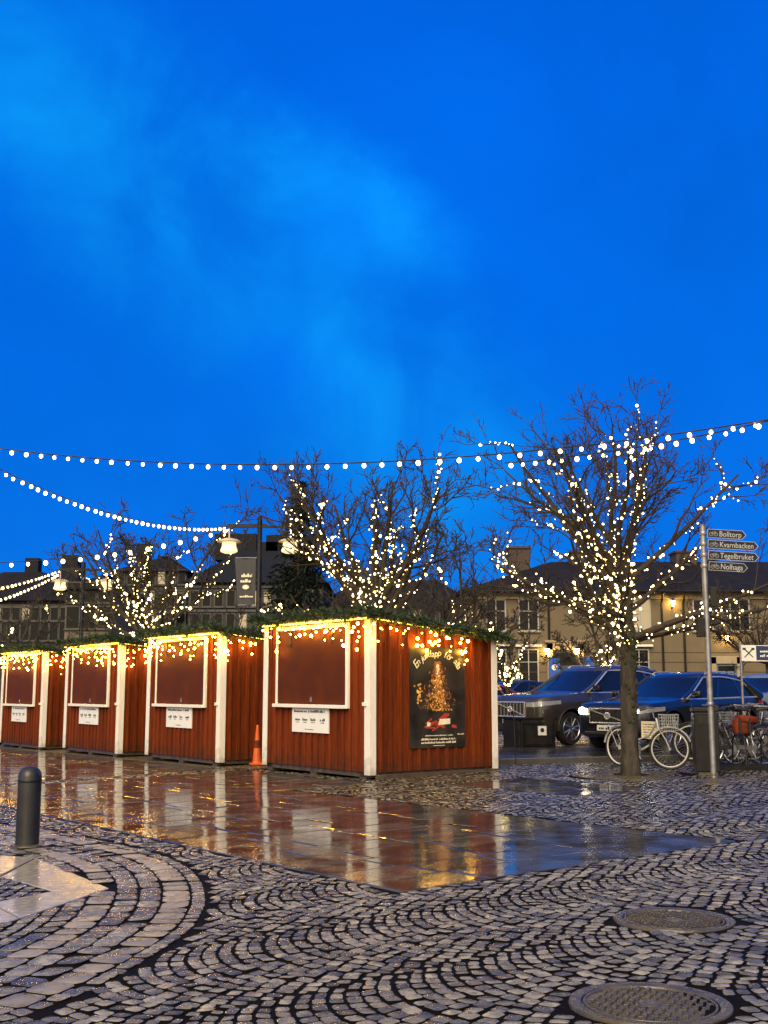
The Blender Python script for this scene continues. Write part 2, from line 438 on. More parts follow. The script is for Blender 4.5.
def stone(mb, q, gap=0.006, rise=0.0, crown=0.0028, tilt=0.05, near=True, jit=0.005):
    "one rounded sett on the quad q (four (x,y) corners, counter-clockwise)"
    cx = sum(p[0] for p in q) / 4; cy = sum(p[1] for p in q) / 4
    q = [(p[0] + rnd.uniform(-jit, jit), p[1] + rnd.uniform(-jit, jit)) for p in q]
    rr = max(0.02, min(math.dist(q[0], q[1]), math.dist(q[1], q[2])) / 2)
    tx, ty = rnd.gauss(0, tilt), rnd.gauss(0, tilt); dz = rise + rnd.gauss(0, 0.0025)
    base = gz(cx)
    def ring(inset, z):
        out = []
        for i in range(4):
            p, a, b = q[i], q[i-1], q[(i+1) % 4]
            k = 1 - inset / rr
            if near:
                for o in (a, b) :
                    w = 0.15
                    px, py = p[0] + (o[0]-p[0])*w, p[1] + (o[1]-p[1])*w
                    out.append((cx + (px-cx)*k, cy + (py-cy)*k))
            else: out.append((cx + (p[0]-cx)*k, cy + (p[1]-cy)*k))
        return [(x, y, base + SLOPE*(x-cx) + z + dz + tx*(x-cx) + ty*(y-cy)) for x, y in out]
    n = 8 if near else 4
    o = len(mb.v)
    rs = [ring(gap, -0.03), ring(gap + 0.003, -0.003)]
    if near: rs.append(ring(gap + 0.010, crown * 0.55))
    for r_ in rs: mb.v += r_
    mb.v.append((cx, cy, base + crown + dz))
    for k in range(len(rs) - 1):
        for j in range(n):
            mb.face((o+k*n+j, o+k*n+(j+1)%n, o+(k+1)*n+(j+1)%n, o+(k+1)*n+j), 1 if k == 0 else 0)  # stone sides take the dark joint colour: shade of the gaps painted on
    e = o + (len(rs)-1)*n
    for j in range(n): mb.face((e+j, e+(j+1)%n, o+len(rs)*n))
# 1) segmental arcs
mb = MB()
W = 1.3; RAD = W / 2 / math.cos(R(40)); PITCHR = 0.1; NST = 14
ax, ay = Vector((U.x, U.y)), Vector((-V.x, -V.y))
O = Vector((gpt(590, 934).x, gpt(590, 934).y))
for c in range(-10, 16):
    for j in range(-185, 140):
        offs = .5 * (j % 2) + rnd.uniform(-0.12, 0.12); y0 = j * PITCHR + rnd.uniform(-0.006, 0.006)
        ths = [R(140) - R(100) * max(0, min(NST, i + offs + (rnd.uniform(-.1, .1) if 0 < i < NST else 0) - .25)) / NST for i in range(NST + 1)]
        for i in range(NST):
            tm_ = (ths[i] + ths[i+1]) / 2; hl_ = RAD * (ths[i] - ths[i+1]) / 2
            if hl_ < .012: continue
            hp_ = PITCHR * max(.3, math.sin(tm_)) / 2
            lx0 = (c + 0.5) * W + RAD * math.cos(tm_); ly0 = y0 + PITCHR / 2 + RAD * (math.sin(tm_) - 0.7)
            tx_, ty_ = -math.sin(tm_), math.cos(tm_); nx_, ny_ = math.cos(tm_), math.sin(tm_)
            qq = []
            for sa, sb in ((1, -1), (1, 1), (-1, 1), (-1, -1)):
                lx = lx0 + tx_ * hl_ * sa + nx_ * hp_ * sb; ly = ly0 + ty_ * hl_ * sa + ny_ * hp_ * sb
                w_ = O + ax * lx + ay * ly; qq.append((w_.x, w_.y))
            ar_ = sum(qq[k_][0]*qq[(k_+1)%4][1] - qq[(k_+1)%4][0]*qq[k_][1] for k_ in range(4))
            if ar_ < 0: qq = qq[::-1]
            cx = sum(q[0] for q in qq)/4; cy = sum(q[1] for q in qq)/4
            if not in_view(cx, cy) or cy > (22.08 if cx > 1.3 else 23.0): continue
            if holes(cx, cy): continue
            u, v = uv(cx, cy)
            if SU0 - .04 < u < SU1 and SV0 - .04 < v < sv1(u) + .04: continue
            if u > 0.1 and v > 0.1 and v < 2.6 : continue
            if S2[0] - .04 < u < S2[1] + .04 and S2[2] - .04 < v < S2[3] + .04: continue
            if v > SV1 and u > 22: continue
            if v < SV0 and u > 18: continue
            if inpoly(cx, cy, BORD): continue
            if cx < 1 and cdist(cx, cy) < 0.05: continue
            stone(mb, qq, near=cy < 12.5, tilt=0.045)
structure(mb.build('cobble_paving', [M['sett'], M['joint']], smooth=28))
# 2) curved border bands and inner rows
clen = [0.0]
for i in range(1, len(curve)): clen.append(clen[-1] + (curve[i] - curve[i-1]).length)
def cpt(s, d):
    i = 1
    while i < len(clen) - 1 and clen[i] < s: i += 1
    t = (s - clen[i-1]) / max(1e-6, clen[i] - clen[i-1])
    p = curve[i-1].lerp(curve[i], t)
    def tang(k):
        a = curve[max(0, k-1)]; b = curve[min(len(curve)-1, k+1)]; return (b - a).normalized()
    tg = tang(i-1).lerp(tang(i), t).normalized()
    nrm = Vector((-tg.y, tg.x))
    w_ = p + nrm * d
    return (w_.x, w_.y)
mbs, mbl = MB(), MB()
d = 0.0
rows = [(0.11, .12, 0), (0.21, .22, 1), (0.17, .26, 0), (0.17, .24, 0), (0.20, .22, 1), (0.15, .2, 0)] + [(0.108, .108, 0)] * 9
for wd, ln, pale in rows:
    s = rnd.uniform(0, ln)
    while s < clen[-1] - ln:
        l_ = ln * rnd.uniform(0.85, 1.2)
        q = [cpt(s, d), cpt(s + l_, d), cpt(s + l_, d + wd), cpt(s, d + wd)]
        area = 0.5 * sum(q[i][0]*q[(i+1)%4][1] - q[(i+1)%4][0]*q[i][1] for i in range(4))
        cx = sum(p_[0] for p_ in q)/4; cy = sum(p_[1] for p_ in q)/4
        if area > 0.35 * wd * l_ and in_view(cx, cy, 1.6) and not inpoly(cx, cy, ARP):
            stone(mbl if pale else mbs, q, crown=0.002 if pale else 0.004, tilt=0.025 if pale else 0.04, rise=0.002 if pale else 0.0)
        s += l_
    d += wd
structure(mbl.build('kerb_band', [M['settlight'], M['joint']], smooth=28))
INW = d
yy = 4.0
while yy < 17:
    xx = -9.5
    while xx < -1:
        if inpoly(xx, yy, BORD) and in_view(xx, yy, 1.6) and cdist(xx, yy) > INW + 0.05 and not inpoly(xx, yy, ARP):
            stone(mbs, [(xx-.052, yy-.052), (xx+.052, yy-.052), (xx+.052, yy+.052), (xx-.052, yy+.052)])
        xx += 0.106
    yy += 0.106
# notch of the pale arrow is filled with small setts too
yy = 4.0
NP = [(q.x, q.y) for q in NOTCH]
while yy < 14:
    xx = -7.0
    while xx < -1:
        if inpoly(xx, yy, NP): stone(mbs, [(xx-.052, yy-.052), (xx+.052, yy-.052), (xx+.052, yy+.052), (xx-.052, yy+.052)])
        xx += 0.106
    yy += 0.106
# cross strip of setts through the slabs
uu = CROSS[0] + 0.05
while uu < CROSS[1] - 0.04:
    vv = SV0
    while vv < -.36:
        x_, y_ = [], []
        q = [fromuv(uu-.05, vv), fromuv(uu+.05, vv), fromuv(uu+.05, vv+.11), fromuv(uu-.05, vv+.11)]
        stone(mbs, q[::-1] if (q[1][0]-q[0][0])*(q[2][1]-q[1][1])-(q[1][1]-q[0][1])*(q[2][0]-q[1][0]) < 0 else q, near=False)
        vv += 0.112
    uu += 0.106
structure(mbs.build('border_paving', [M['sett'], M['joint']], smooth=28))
# 3) wet granite slabs between the setts and the cabins
mb = MB()
def slab(q, tilt=0.0042, gap=0.007, t=0.01):
    cx = sum(p_[0] for p_ in q)/4; cy = sum(p_[1] for p_ in q)/4
    ar = sum(q[i][0]*q[(i+1)%4][1] - q[(i+1)%4][0]*q[i][1] for i in range(4))
    if ar < 0: q = q[::-1]
    la, lb = gpt(470, 890), gpt(497, 805)
    wet = 1 if (lb.x - la.x) * (cy - la.y) - (lb.y - la.y) * (cx - la.x) < 0 else 0
    if wet: tilt *= .25
    tx, ty = rnd.gauss(0, tilt), rnd.gauss(0, tilt); dz = rnd.gauss(0, 0.001)
    def pt(p_, ins, z):
        k = 1 - ins / 0.3
        x, y = cx + (p_[0]-cx)*k, cy + (p_[1]-cy)*k
        return (x, y, gz(x) + z + dz + tx*(x-cx) + ty*(y-cy))
    n = len(mb.v)
    for ins, z in ((gap, -0.03), (gap, -0.003), (gap + 0.011, 0.001)):
        mb.v += [pt(p_, ins, z) for p_ in q]
    for k in range(2):
        for j in range(4): mb.face((n+k*4+j, n+k*4+(j+1)%4, n+k*4+4+(j+1)%4, n+k*4+4+j), wet)
    mb.face([n+8+j for j in range(4)], wet)
u = SU0; row = 0
while u < SU1:
    if CROSS[0] <= u < CROSS[1]: u = CROSS[1]
    wu = 0.5
    if u < CROSS[0] < u + wu: wu = CROSS[0] - u
    if wu > 0.03:
        v = SV0; first = True
        SVE = sv1(u)
        while v < SVE - 0.01:
            wv = 0.98 * rnd.choice((0.8, 1.0, 1.0, 1.25)) if not first else rnd.uniform(0.4, 1.0)
            first = False
            if SVE - v - wv < 0.3: wv = SVE - v
            slab([fromuv(u, v), fromuv(u + wu, v), fromuv(u + wu, v + wv), fromuv(u, v + wv)])
            v += wv
    u += wu
u = S2[0]; nu = max(1, round((S2[1] - S2[0]) / .5)); nv = max(1, round((S2[3] - S2[2]) / .9))
for a in range(nu):
    for b in range(nv):
        f0, f1 = S2[0] + (S2[1]-S2[0])*a/nu, S2[0] + (S2[1]-S2[0])*(a+1)/nu; g0, g1 = S2[2] + (S2[3]-S2[2])*b/nv, S2[2] + (S2[3]-S2[2])*(b+1)/nv
        x_, y_ = fromuv((f0+f1)/2, (g0+g1)/2)
        if holes(x_, y_, .5): continue
        slab([fromuv(f0, g0), fromuv(f1, g0), fromuv(f1, g1), fromuv(f0, g1)])
structure(mb.build('slab_paving', [M['slab'], M['slabwet']]))
# pale chevron of granite slabs near the bollard (two arms of long slabs)
mb = MB()
def lerp2(a, b, t): return (a[0] + (b[0]-a[0])*t, a[1] + (b[1]-a[1])*t)
oA, oT, oB = gpt(-60, 851), gpt(110, 888), gpt(-60, 944)
k1 = gpt(36, 857)
nA, nT, nB = gpt(-60, 872), gpt(53, 891), gpt(-60, 915)
for poly in ([k1, oT, nT, gpt(0, 876)], [oA, k1, gpt(0, 876), nA], [nT, oT, gpt(20, 918), gpt(-10, 903)], [gpt(-10, 903), gpt(20, 918), oB, nB]):
    slab([(p_.x, p_.y) for p_ in poly][:4], tilt=0.001)
structure(mb.build('granite_path', M['granite']))
# 4) the parts further out: procedural setts and the parking asphalt, in sheets above the joints
def sheet(name, pts, m, dz):
    mb = MB(); bm = bmesh.new()
    f = bm.faces.new([bm.verts.new((x, y, 0)) for x, y in pts])
    for xx in (-14, 14):
        bmesh.ops.bisect_plane(bm, geom=bm.verts[:] + bm.edges[:] + bm.faces[:], plane_co=(xx, 0, 0), plane_no=(1, 0, 0))
    for v_ in bm.verts: v_.co.z = gz(v_.co.x) + dz
    bmesh.ops.recalc_face_normals(bm, faces=bm.faces[:])
    mb.add_bm(bm)
    o = mb.build(name, m)
    if o.data.polygons[0].normal.z < 0: o.data.flip_normals()
    return structure(o)
sheet('plaza', [(-60, -30), (40, -30), (40, 22.2), (13, 22.2), (-60, 75)], M['farsett'], JZ + 0.001)
sheet('ground_joints', [(-5.2, 3.1), (5.2, 3.1), (11.6, 22.15), (1.2, 22.15), (-11.5, 23.1)], M['joint'], JZ + 0.003)
PK = [(1.5, 22.3), (40, 22.3), (90, 60), (90, 110), (-60, 110), (-60, 82)]
sheet('car_park', PK, M['asphalt'], 0.10)
mb = MB(); mb.box((1.4, 22.12, -0.05), (40, 22.31, 0.106), bev=.015); o = structure(mb.build('kerb', M['asphalt']))
o.rotation_euler.y = -math.atan(SLOPE)

# manhole covers and tree grate
def manhole(c, r, label):
    t = thing('manhole_cover', label, 'manhole cover', (c.x, c.y, gz(c.x) - 0.004), rnd.uniform(0, 3))
    mb = MB()
    mb.lathe([(r*0.93, -0.02), (r*0.93, 0.004), (r*0.95, 0.008), (r+0.03, 0.008), (r+0.035, 0.0), (r+0.035, -0.02)], 48, caps=False)
    mb.build('frame', M['iron'], t, 40)
    mb = MB()
    mb.lathe([(0.001, -0.001), (r*0.915, -0.001), (r*0.915, -0.02)], 48, caps=False)
    mb.lathe([(r*0.86, -0.002), (r*0.87, 0.006), (r*0.90, 0.006), (r*0.91, -0.002)], 48, caps=False)
    st = 0.042; k = int(r / st) + 1
    for i in range(-k, k+1):
        for j in range(-k, k+1):
            x, y = i*st, j*st
            if math.hypot(x, y) > r*0.82 or math.hypot(x, y) < 0.06: continue
            h = 0.007; a, b = (0.017, 0.009) if (i + j) % 2 else (0.009, 0.017)
            mb.box((x-a, y-b, -0.002), (x+a, y+b, h), 0, None)
    mb.lathe([(0.001, 0.006), (0.05, 0.006), (0.056, -0.002)], 20, caps=False)
    mb.build('lid', M['iron'], t, 30)
manhole(COV[0][0], COV[0][1], 'round cast iron manhole cover, the nearest one at the bottom of the photo')
manhole(COV[1][0], COV[1][1], 'round cast iron manhole cover lying farther back, just behind the nearest cover')
t = thing('tree_grate', 'flat round iron grate in the setts around the foot of the lit tree', 'tree grate', (TREEA.x, TREEA.y, gz(TREEA.x) + 0.004))
mb = MB()
for r0, r1 in ((0.30, 0.36), (0.42, 0.47), (0.53, 0.58), (0.64, 0.69), (0.75, 0.80), (0.88, 0.98)):
    mb.lathe([(r0, -0.015), (r0, 0.004), (r1, 0.004), (r1, -0.015)], 48, caps=False)
for k in range(16):
    mb.box((0.3, -0.02, -0.012), (0.95, 0.02, 0.001), 0, Matrix.Rotation(k*PI/8, 4, 'Z'))
mb.build('grating', M['iron'], t, 30)
# ------------------------------------------------------------------ market cabins
HW, HD, HZF, HZB = 3.36, 2.72, 2.62, 2.34
Z0 = 0.11
def roofz(y): return HZF + (HZB - HZF) * y / HD
RX = -(PI/2 - HA)
def boards(mb, P, w, zt, rnd, pitch=0.2):
    "vertical boards on a wall: P(s, out, z) -> point; zt(s) top height. boards are separate strips so that each has its own tint"
    s = 0.0
    while s < w - 0.01:
        e = min(w, s + pitch)
        out = -0.004
        mb.quad(P(s, out, Z0), P(e, out, Z0), P(e, out, zt(e)), P(s, out, zt(s)))
        a, b = e - 0.035, min(w, e + 0.035); o2 = 0.027
        if b > a + .01 and e < w - 0.02:
            pts0 = [(a, 0.001, Z0 + .002), (a + .004, o2, Z0 + .002), (b - .004, o2, Z0 + .002), (b, 0.001, Z0 + .002)]
            n = len(mb.v)
            for q in pts0: mb.v.append(P(q[0], q[1], q[2]))
            for q in pts0: mb.v.append(P(q[0], q[1], zt(q[0]) - .002))
            for j in range(3): mb.face((n+j, n+j+1, n+5+j, n+4+j))
        s = e
FIRR = random.Random(11)
def needles(mb, c, r, n, ln, rr):
    for _ in range(n):
        th, ph = rr.uniform(0, 2*PI), math.acos(rr.uniform(-1, 1))
        d = Vector((math.sin(ph)*math.cos(th), math.sin(ph)*math.sin(th), math.cos(ph)))
        p = c + d * r * rr.uniform(0.1, 0.8)
        d2 = (d + Vector((rr.uniform(-.6,.6), rr.uniform(-.6,.6), rr.uniform(-.6,.4)))).normalized()
        e = p + d2 * ln * rr.uniform(0.6, 1.2)
        sd = d2.orthogonal().normalized(); sd.rotate(Matrix.Rotation(rr.uniform(0, PI), 3, d2)); sd *= 0.011
        k = len(mb.v); mb.v += [tuple(p - sd), tuple(p + sd), tuple(e)]; mb.face((k, k+1, k+2))
def garland(path, r, rr, root, dens=120):
    mb = MB()
    for i in range(len(path) - 1):
        a, b = Vector(path[i]), Vector(path[i+1]); n = max(2, int((b-a).length / 0.045))
        for k in range(n):
            c = a.lerp(b, (k + rr.random()) / n) + Vector((rr.gauss(0, .03), rr.gauss(0, .03), rr.gauss(0, .025)))
            needles(mb, c, r * rr.uniform(.7, 1.15), dens // 3, 0.12, rr)
    mb.build('sprigs', M['fir'], root)
    st = MB(); st.tube(path, 0.03, 6); st.build('stem', M['twig'], root)
bm_ = MB(); bm_.sphere((0, 0, 0), 1.0, 8, 6); ICM = bm_.mesh('icicle_bulb', M['icicle'], 180)
bm_ = MB(); bm_.sphere((0, 0, 0), 1.0, 6, 4); FAIRYM = bm_.mesh('fairy_bulb', M['fairy'], 180)

def cabin(s, lab, poster, full):
    rr = random.Random(int(s * 10) + 5)
    x, y = fromuv(s, 0); loc = (x, y, gz(x) )
    t = thing('market_cabin', lab['cabin'], 'market cabin', loc, RX, 'red market cabins in a row')
    wl = MB()
    boards(wl, lambda a, o, z: (a - HW, -o, z), HW, lambda a: HZF, rr)          # front
    boards(wl, lambda a, o, z: (o, a, z), HD, lambda a: roofz(a), rr)           # right side
    boards(wl, lambda a, o, z: (-HW - o, HD - a, z), HD, lambda a: roofz(HD - a), rr)
    boards(wl, lambda a, o, z: (-a, HD + o, z), HW, lambda a: HZB, rr)
    wl.build('wall', M['red'], t)
    b = MB()
    b.box((-HW + .03, .03, 0.03), (-.03, HD - .03, Z0 + .05))
    for bx in (-HW + .15, -HW*.52, -.25):
        for by in (0.12, HD - .3): b.box((bx - .09, by - .09, -0.03), (bx + .09, by + .09, Z0 - .002))
    b.build('floor_frame', M['darkwood'], t)
    # white corner boards
    for cx_, sy in ((0, 0), (-HW, 0), (0, HD), (-HW, HD)):
        c = MB(); top = roofz(sy) - 0.012
        sx = 1 if cx_ == 0 else -1; dy = -1 if sy == 0 else 1
        e = 0.034
        xa, xb = sorted((cx_ + sx*e, cx_ - sx*0.12)); ya, yb = sorted((sy + dy*e, sy + dy*0.012))
        c.box((xa, ya, Z0 - .04), (xb, yb, top), bev=0.004)
        xa, xb = sorted((cx_ + sx*e, cx_ + sx*0.012)); ya, yb = sorted((sy + dy*0.0115, sy - dy*0.10))
        c.box((xa, ya, Z0 - .04), (xb, yb, top), bev=0.004)
        c.build('corner_board', M['white'], t)
    # serving hatch with its white frame
    hx0, hx1, hz0, hz1 = -2.84, -0.62, 1.2, 2.5
    h = MB(); h.box((hx0, -.048, hz0), (hx1, -.004, hz1)); hatch = h.build('hatch', M['red_flat'], t)
    f = MB()
    f.box((hx1 + .002, -.075, hz0 - .07), (hx1 + .072, -.005, hz1 + .07), bev=.004)
    f.box((hx0 - .062, -.062, hz0 - .01), (hx0 - .002, -.005, hz1 + .07), bev=.004)
    f.box((hx0 - .001, -.07, hz1 + .002), (hx1 + .001, -.005, hz1 + .07), bev=.004)
    f.box((hx0 - .062, -.13, hz0 - .072), (hx1 + .001, -.005, hz0 - .012), bev=.004)
    f.build('hatch_frame', M['white'], hatch)
    hg = MB()
    for hx in (-2.4, -1.06):
        hg.box((hx - .02, -.058, hz1 - .30), (hx + .02, -.0485, hz1 - .01), bev=.002); hg.tube([(hx - .05, -.06, hz1 - .005), (hx + .05, -.06, hz1 - .005)], .011, 8)
    hg.build('hinge', M['blackmetal'], hatch)
    hg = MB(); px_ = -1.73 + rr.uniform(-.1, .1); hg.box((px_ - .03, -.062, hz0 + .03), (px_ + .03, -.0485, hz0 + .09), bev=.004); hg.tube([(px_ - .018, -.056, hz0 + .088), (px_ - .012, -.056, hz0 + .115), (px_ + .012, -.056, hz0 + .115), (px_ + .018, -.056, hz0 + .088)], .005, 6); hg.build('padlock', M['steel'], hatch)
    # little latch on the right corner board, as on the photo
    l = MB(); l.box((-.13, -.075, 1.18), (-.05, -.036, 1.24), bev=.004); l.build('latch', M['white'], t)
    # roof
    r = MB(); ov = 0.16
    zf, zb = HZF - (HZB - HZF)/HD*ov*1.0 , HZB + (HZB - HZF)/HD*ov
    P = [(-HW-ov, -ov, zf+.005), (ov, -ov, zf+.005), (ov, HD+ov, zb+.005), (-HW-ov, HD+ov, zb+.005)]
    n = len(r.v); r.v += P + [(q[0], q[1], q[2] + .07) for q in P]
    for q in ((0,3,2,1),(4,5,6,7),(0,1,5,4),(1,2,6,5),(2,3,7,6),(3,0,4,7)): r.face([n+i for i in q])
    roof = r.build('roof', M['felt'], t)
    r = MB(); r.tube([(ov+.01, -ov, zf + .075), (ov+.01, HD+ov, zb + .075)], .014, 6); r.build('edge_strip', M['steel'], roof)
    # paper sign under the hatch
    sg = thing('notice_board', lab['sign'], 'notice', loc, RX, 'white notices under the hatches')
    q = MB(); q.box((-2.33, -.05, .70), (-1.154, -.026, 1.16), bev=.003); q.build('panel', M['signwhite'], sg)
    q = MB(); pl = lambda a, z: (a, -.0515, z)
    scribble(q, rr, -2.26, 1.045, .98, .045, pl)
    for gx in (-2.22, -1.98, -1.72, -1.42):
        scribble(q, rr, gx, .90, .16, .05, pl, dens=.95); scribble(q, rr, gx + .02, .865, .12, .02, pl)
    scribble(q, rr, -1.9, .745, .3, .02, pl)
    q.build('lettering', M['ink'], sg)
    # fir garland lying on the roof edge
    g = thing('fir_garland', lab['garland'], 'garland', loc, RX, 'fir garlands on the cabin roofs')
    z1 = zf + .085
    path = [(-HW - ov - .1, -ov - .02, z1 + .02)] + [(-HW + HW*k/6, -ov - .02, z1 + rr.uniform(-.03, .03)) for k in range(7)] + [(ov + .05, -ov, z1 - .02)] + \
           [(ov + .02, HD*k/5 + .2, roofz(HD*k/5 + .2) + .05 + rr.uniform(-.04, .03)) for k in range(0, 6)]
    garland(path, .085, rr, g)
    # icicle lights hanging from the eaves
    il = thing('icicle_lights', lab['lights'], 'string lights', loc, RX, 'icicle lights along the cabin eaves')
    w = MB(); nb = 0
    def strand(px, py, zt, k):
        nonlocal nb
        w.tube([(px, py, zt), (px + .004, py, zt - .1*k)], .004, 3)
        for i in range(k):
            if nb < 100:
                inst(ICM, 'bulb', il, (px + rr.uniform(-.06, .06), py + rr.uniform(-.02, .02), zt - .02 - .105*i - rr.uniform(0, .09)), rr.choice((.011, .014, .017, .021, .026))); nb += 1
    sx = -HW + .1; zt = HZF - .06
    while sx < .1:
        strand(sx + rr.uniform(-.03, .03), -.15, zt + .02, rr.choice((1, 2, 3, 5, 2, 4))); sx += rr.uniform(.14, .24)
    sy = -.05
    while sy < (2.1 if poster else 2.5):
        strand(.14 , sy, roofz(sy) - .06, rr.choice((1, 2, 3, 5, 1, 3))); sy += rr.uniform(.11, .21)
    if poster:
        for qz, qy in ((2.18, 1.02), (2.10, 1.12), (2.24, 1.3), (2.18, .9), (2.2, 1.24), (2.06, 1.9)):
            if nb < 100: inst(ICM, 'bulb', il, (.09, qy, qz), .026); nb += 1
    w.tube([(-HW, -.15, zt + .03), (-HW*.5, -.155, zt + .01), (.14, -.15, zt + .03), (.145, HD*.5, roofz(HD*.5) - .05), (.14, HD - .2, roofz(HD) - .05)], .006, 4)
    w.build('cable', M['wire'], il)
    rp = MB(); rp.tube([(-HW + .04, -.1, HZF - .012), (.03, -.1, HZF - .012)], .016, 6); rp.build('rope_light', M['rope'], il)
    rp = MB(); rp.tube([(.085, .05, roofz(.05) - .014), (.085, 1.5, roofz(1.5) - .014)], .005, 5); rp.build('rope_light', M['rope'], il)
    return t, loc
LABS = [dict(cabin='nearest red board cabin with white corners and a Christmas poster on its side wall', sign='white printed notice under the hatch of the nearest cabin with the poster',
             garland='thick green fir garland along the roof edge of the nearest cabin', lights='icicle lights hanging from the eaves of the nearest cabin and over its poster'),
        dict(cabin='second nearest red board cabin, directly left of the orange cone', sign='white notice under the hatch of the second nearest cabin, left of the orange cone',
             garland='green fir garland on the roof edge of the second nearest cabin', lights='icicle lights on the eaves of the second nearest cabin, left of the orange cone'),
        dict(cabin='third red board cabin from the front, second from the left edge of the photo', sign='small white notice under the hatch of the third cabin from the front',
             garland='green fir garland on the roof of the third cabin from the front', lights='icicle lights on the eaves of the third cabin from the front'),
        dict(cabin='farthest red board cabin, cut off by the left edge of the photo', sign='smallest white notice, under the hatch of the farthest cabin at the left edge',
             garland='green fir garland on the roof of the farthest cabin at the left edge', lights='icicle lights on the eaves of the farthest cabin at the left edge')]
for i, s in enumerate((0.0, 5.1, 10.0, 15.0)):
    c_, loc_ = cabin(s, LABS[i], i == 0, True)
    if i == 0: NEAR = loc_
# poster on the nearest cabin's side wall
t = thing('christmas_poster', 'tall dark poster with a glowing tree and script lettering on the nearest cabin', 'poster', NEAR, RX)
y0, y1, z0, z1 = .783, 2.0, .47, 2.15
pw, phh = y1 - y0, z1 - z0
def PP(a, b, o=0.0): return (.0365 + o, y0 + a * pw, z0 + b * phh)          # a: 0..1 across, b: 0..1 up
mb = MB(); mb.box((.023, y0, z0), (.036, y1, z1), bev=.002); mb.build('panel', M['poster'], t)
mb = MB(); rr = random.Random(3)
# window bars, floor boards of the picture in dark tones
for k in range(800):      # amber haze of branches of the tree
    b = rr.uniform(.38, .86); half = .06 + (.86 - b) / .48 * .26
    a = .5 + rr.gauss(0, .42) * half; s = rr.uniform(.012, .035)
    an = rr.uniform(0, PI); dx, dz = math.cos(an) * s, math.sin(an) * s * .7
    o = .001 + rr.random() * .0006
    mb.poly([PP(a - dx, b - dz, o), PP(a + dz*.3, b - dx*.2, o), PP(a + dx, b + dz, o), PP(a - dz*.3, b + dx*.2, o)])
mb.build('picture_pattern', M['pamber'], t)
mb = MB()
for k in range(230):
    b = .37 + rr.random() ** 1.4 * .47; half = .03 + (.86 - b) / .48 * .24
    a = .5 + rr.gauss(0, .4) * half; s = rr.uniform(.006, .016)
    o = .0022 + rr.random() * .0004
    mb.poly([PP(a + s*math.cos(q*PI/3), b + s*.7*math.sin(q*PI/3), o) for q in range(6)])
for k in range(26):
    a, b = .17 + rr.gauss(0, .035), .53 + rr.gauss(0, .06); s = rr.uniform(.008, .02); o = .0022
    mb.poly([PP(a + s*math.cos(q*PI/3), b + s*.7*math.sin(q*PI/3), o + k*1e-5) for q in range(6)])
mb.build('picture_dot', M['pgold'], t)
mb = MB()
for a, b, s in ((.5, .815, .03), (.51, .79, .022), (.5, .765, .02), (.49, .74, .016), (.52, .715, .016), (.6, .57, .013), (.52, .56, .014), (.4, .54, .013), (.63, .44, .016), (.56, .66, .014), (.46, .67, .012), (.44, .6, .011)):
    mb.poly([PP(a + s*math.cos(q*PI/4), b + s*.7*math.sin(q*PI/4), .003) for q in range(8)])
mb.quad(PP(.5, .225, .003), PP(.72, .235, .003), PP(.72, .29, .003), PP(.53, .285, .003))     # label of the present
mb.quad(PP(.3, .215, .003), PP(.36, .215, .003), PP(.37, .25, .003), PP(.31, .26, .003))
mb.build('picture_highlight', M['pbright'], t)
mb = MB()
mb.poly([PP(.5, .28, .0026), PP(.56, .265, .0026), PP(.7, .315, .0026), PP(.7, .34, .0026), PP(.62, .345, .0026)])
for k in range(16):
    a, b = rr.uniform(.27, .56), rr.uniform(.19, .27); an = rr.uniform(-.5, .9); dx, dz = .07*math.cos(an), .035*math.sin(an)
    o = .0024 + k * 1e-5
    mb.quad(PP(a-dx, b-dz-.008, o), PP(a+dx, b+dz-.008, o), PP(a+dx, b+dz+.008, o), PP(a-dx, b-dz+.008, o))
mb.quad(PP(.74, .20, .0026), PP(.84, .19, .0026), PP(.83, .22, .0026), PP(.76, .23, .0026))
mb.build('picture_ribbon', M['pred'], t)
mb = MB()       # arched lettering
txt = 'En julklapp för alla'
glyphs = []
for c in txt:
    if c == ' ': glyphs.append((None, 0, .075)); continue
    g = text_mb(c, .2 if c == 'E' else .16, .0012); xs_ = [v_[0] for v_ in g.v]
    glyphs.append((g, (min(xs_) + max(xs_)) / 2, max(xs_) - min(xs_) + .022))
tot = sum(w_ for _, _, w_ in glyphs); pos = 0.0
for g, gc, w_ in glyphs:
    k = (pos + w_/2) / tot; pos += w_
    if g is None: continue
    th = R(163) - R(146) * k
    a = .5 + .41 * math.cos(th); b = .745 + .20 * math.sin(th) + .006 * math.sin(k * 25)
    ang = (th - PI/2) * .7
    shear = Matrix.Identity(4); shear[0][1] = 0.2
    M4 = Matrix.Translation(PP(a, b, .004)) @ Matrix.Rotation(PI/2, 4, 'Z') @ Matrix.Rotation(PI/2, 4, 'X') @ Matrix.Rotation(ang, 4, 'Z') @ Matrix.Translation((-gc, -.05, 0)) @ shear
    merge(mb, g, M4)
plq = lambda a, b: PP(a, b, .003)
scribble(mb, rr, .27, .118, .5, .012, plq)
scribble(mb, rr, .2, .078, .62, .019, plq, dens=.9)
scribble(mb, rr, .2, .045, .62, .019, plq, dens=.9)
scribble(mb, rr, .4, .02, .22, .009, plq)
scribble(mb, rr, .85, .125, .12, .012, plq, dens=.9)
mb.build('lettering', M['pbright'], t)
# skirting timber along the side wall of the nearest cabin
tm = thing('ground_timber', 'worn timber plank on the ground along the poster wall of the nearest cabin', 'plank', NEAR, RX)
mb = MB(); mb.box((.0, .1, -.01), (.075, HD + .02, .075), bev=.006); mb.build('plank', M['darkwood'], tm)

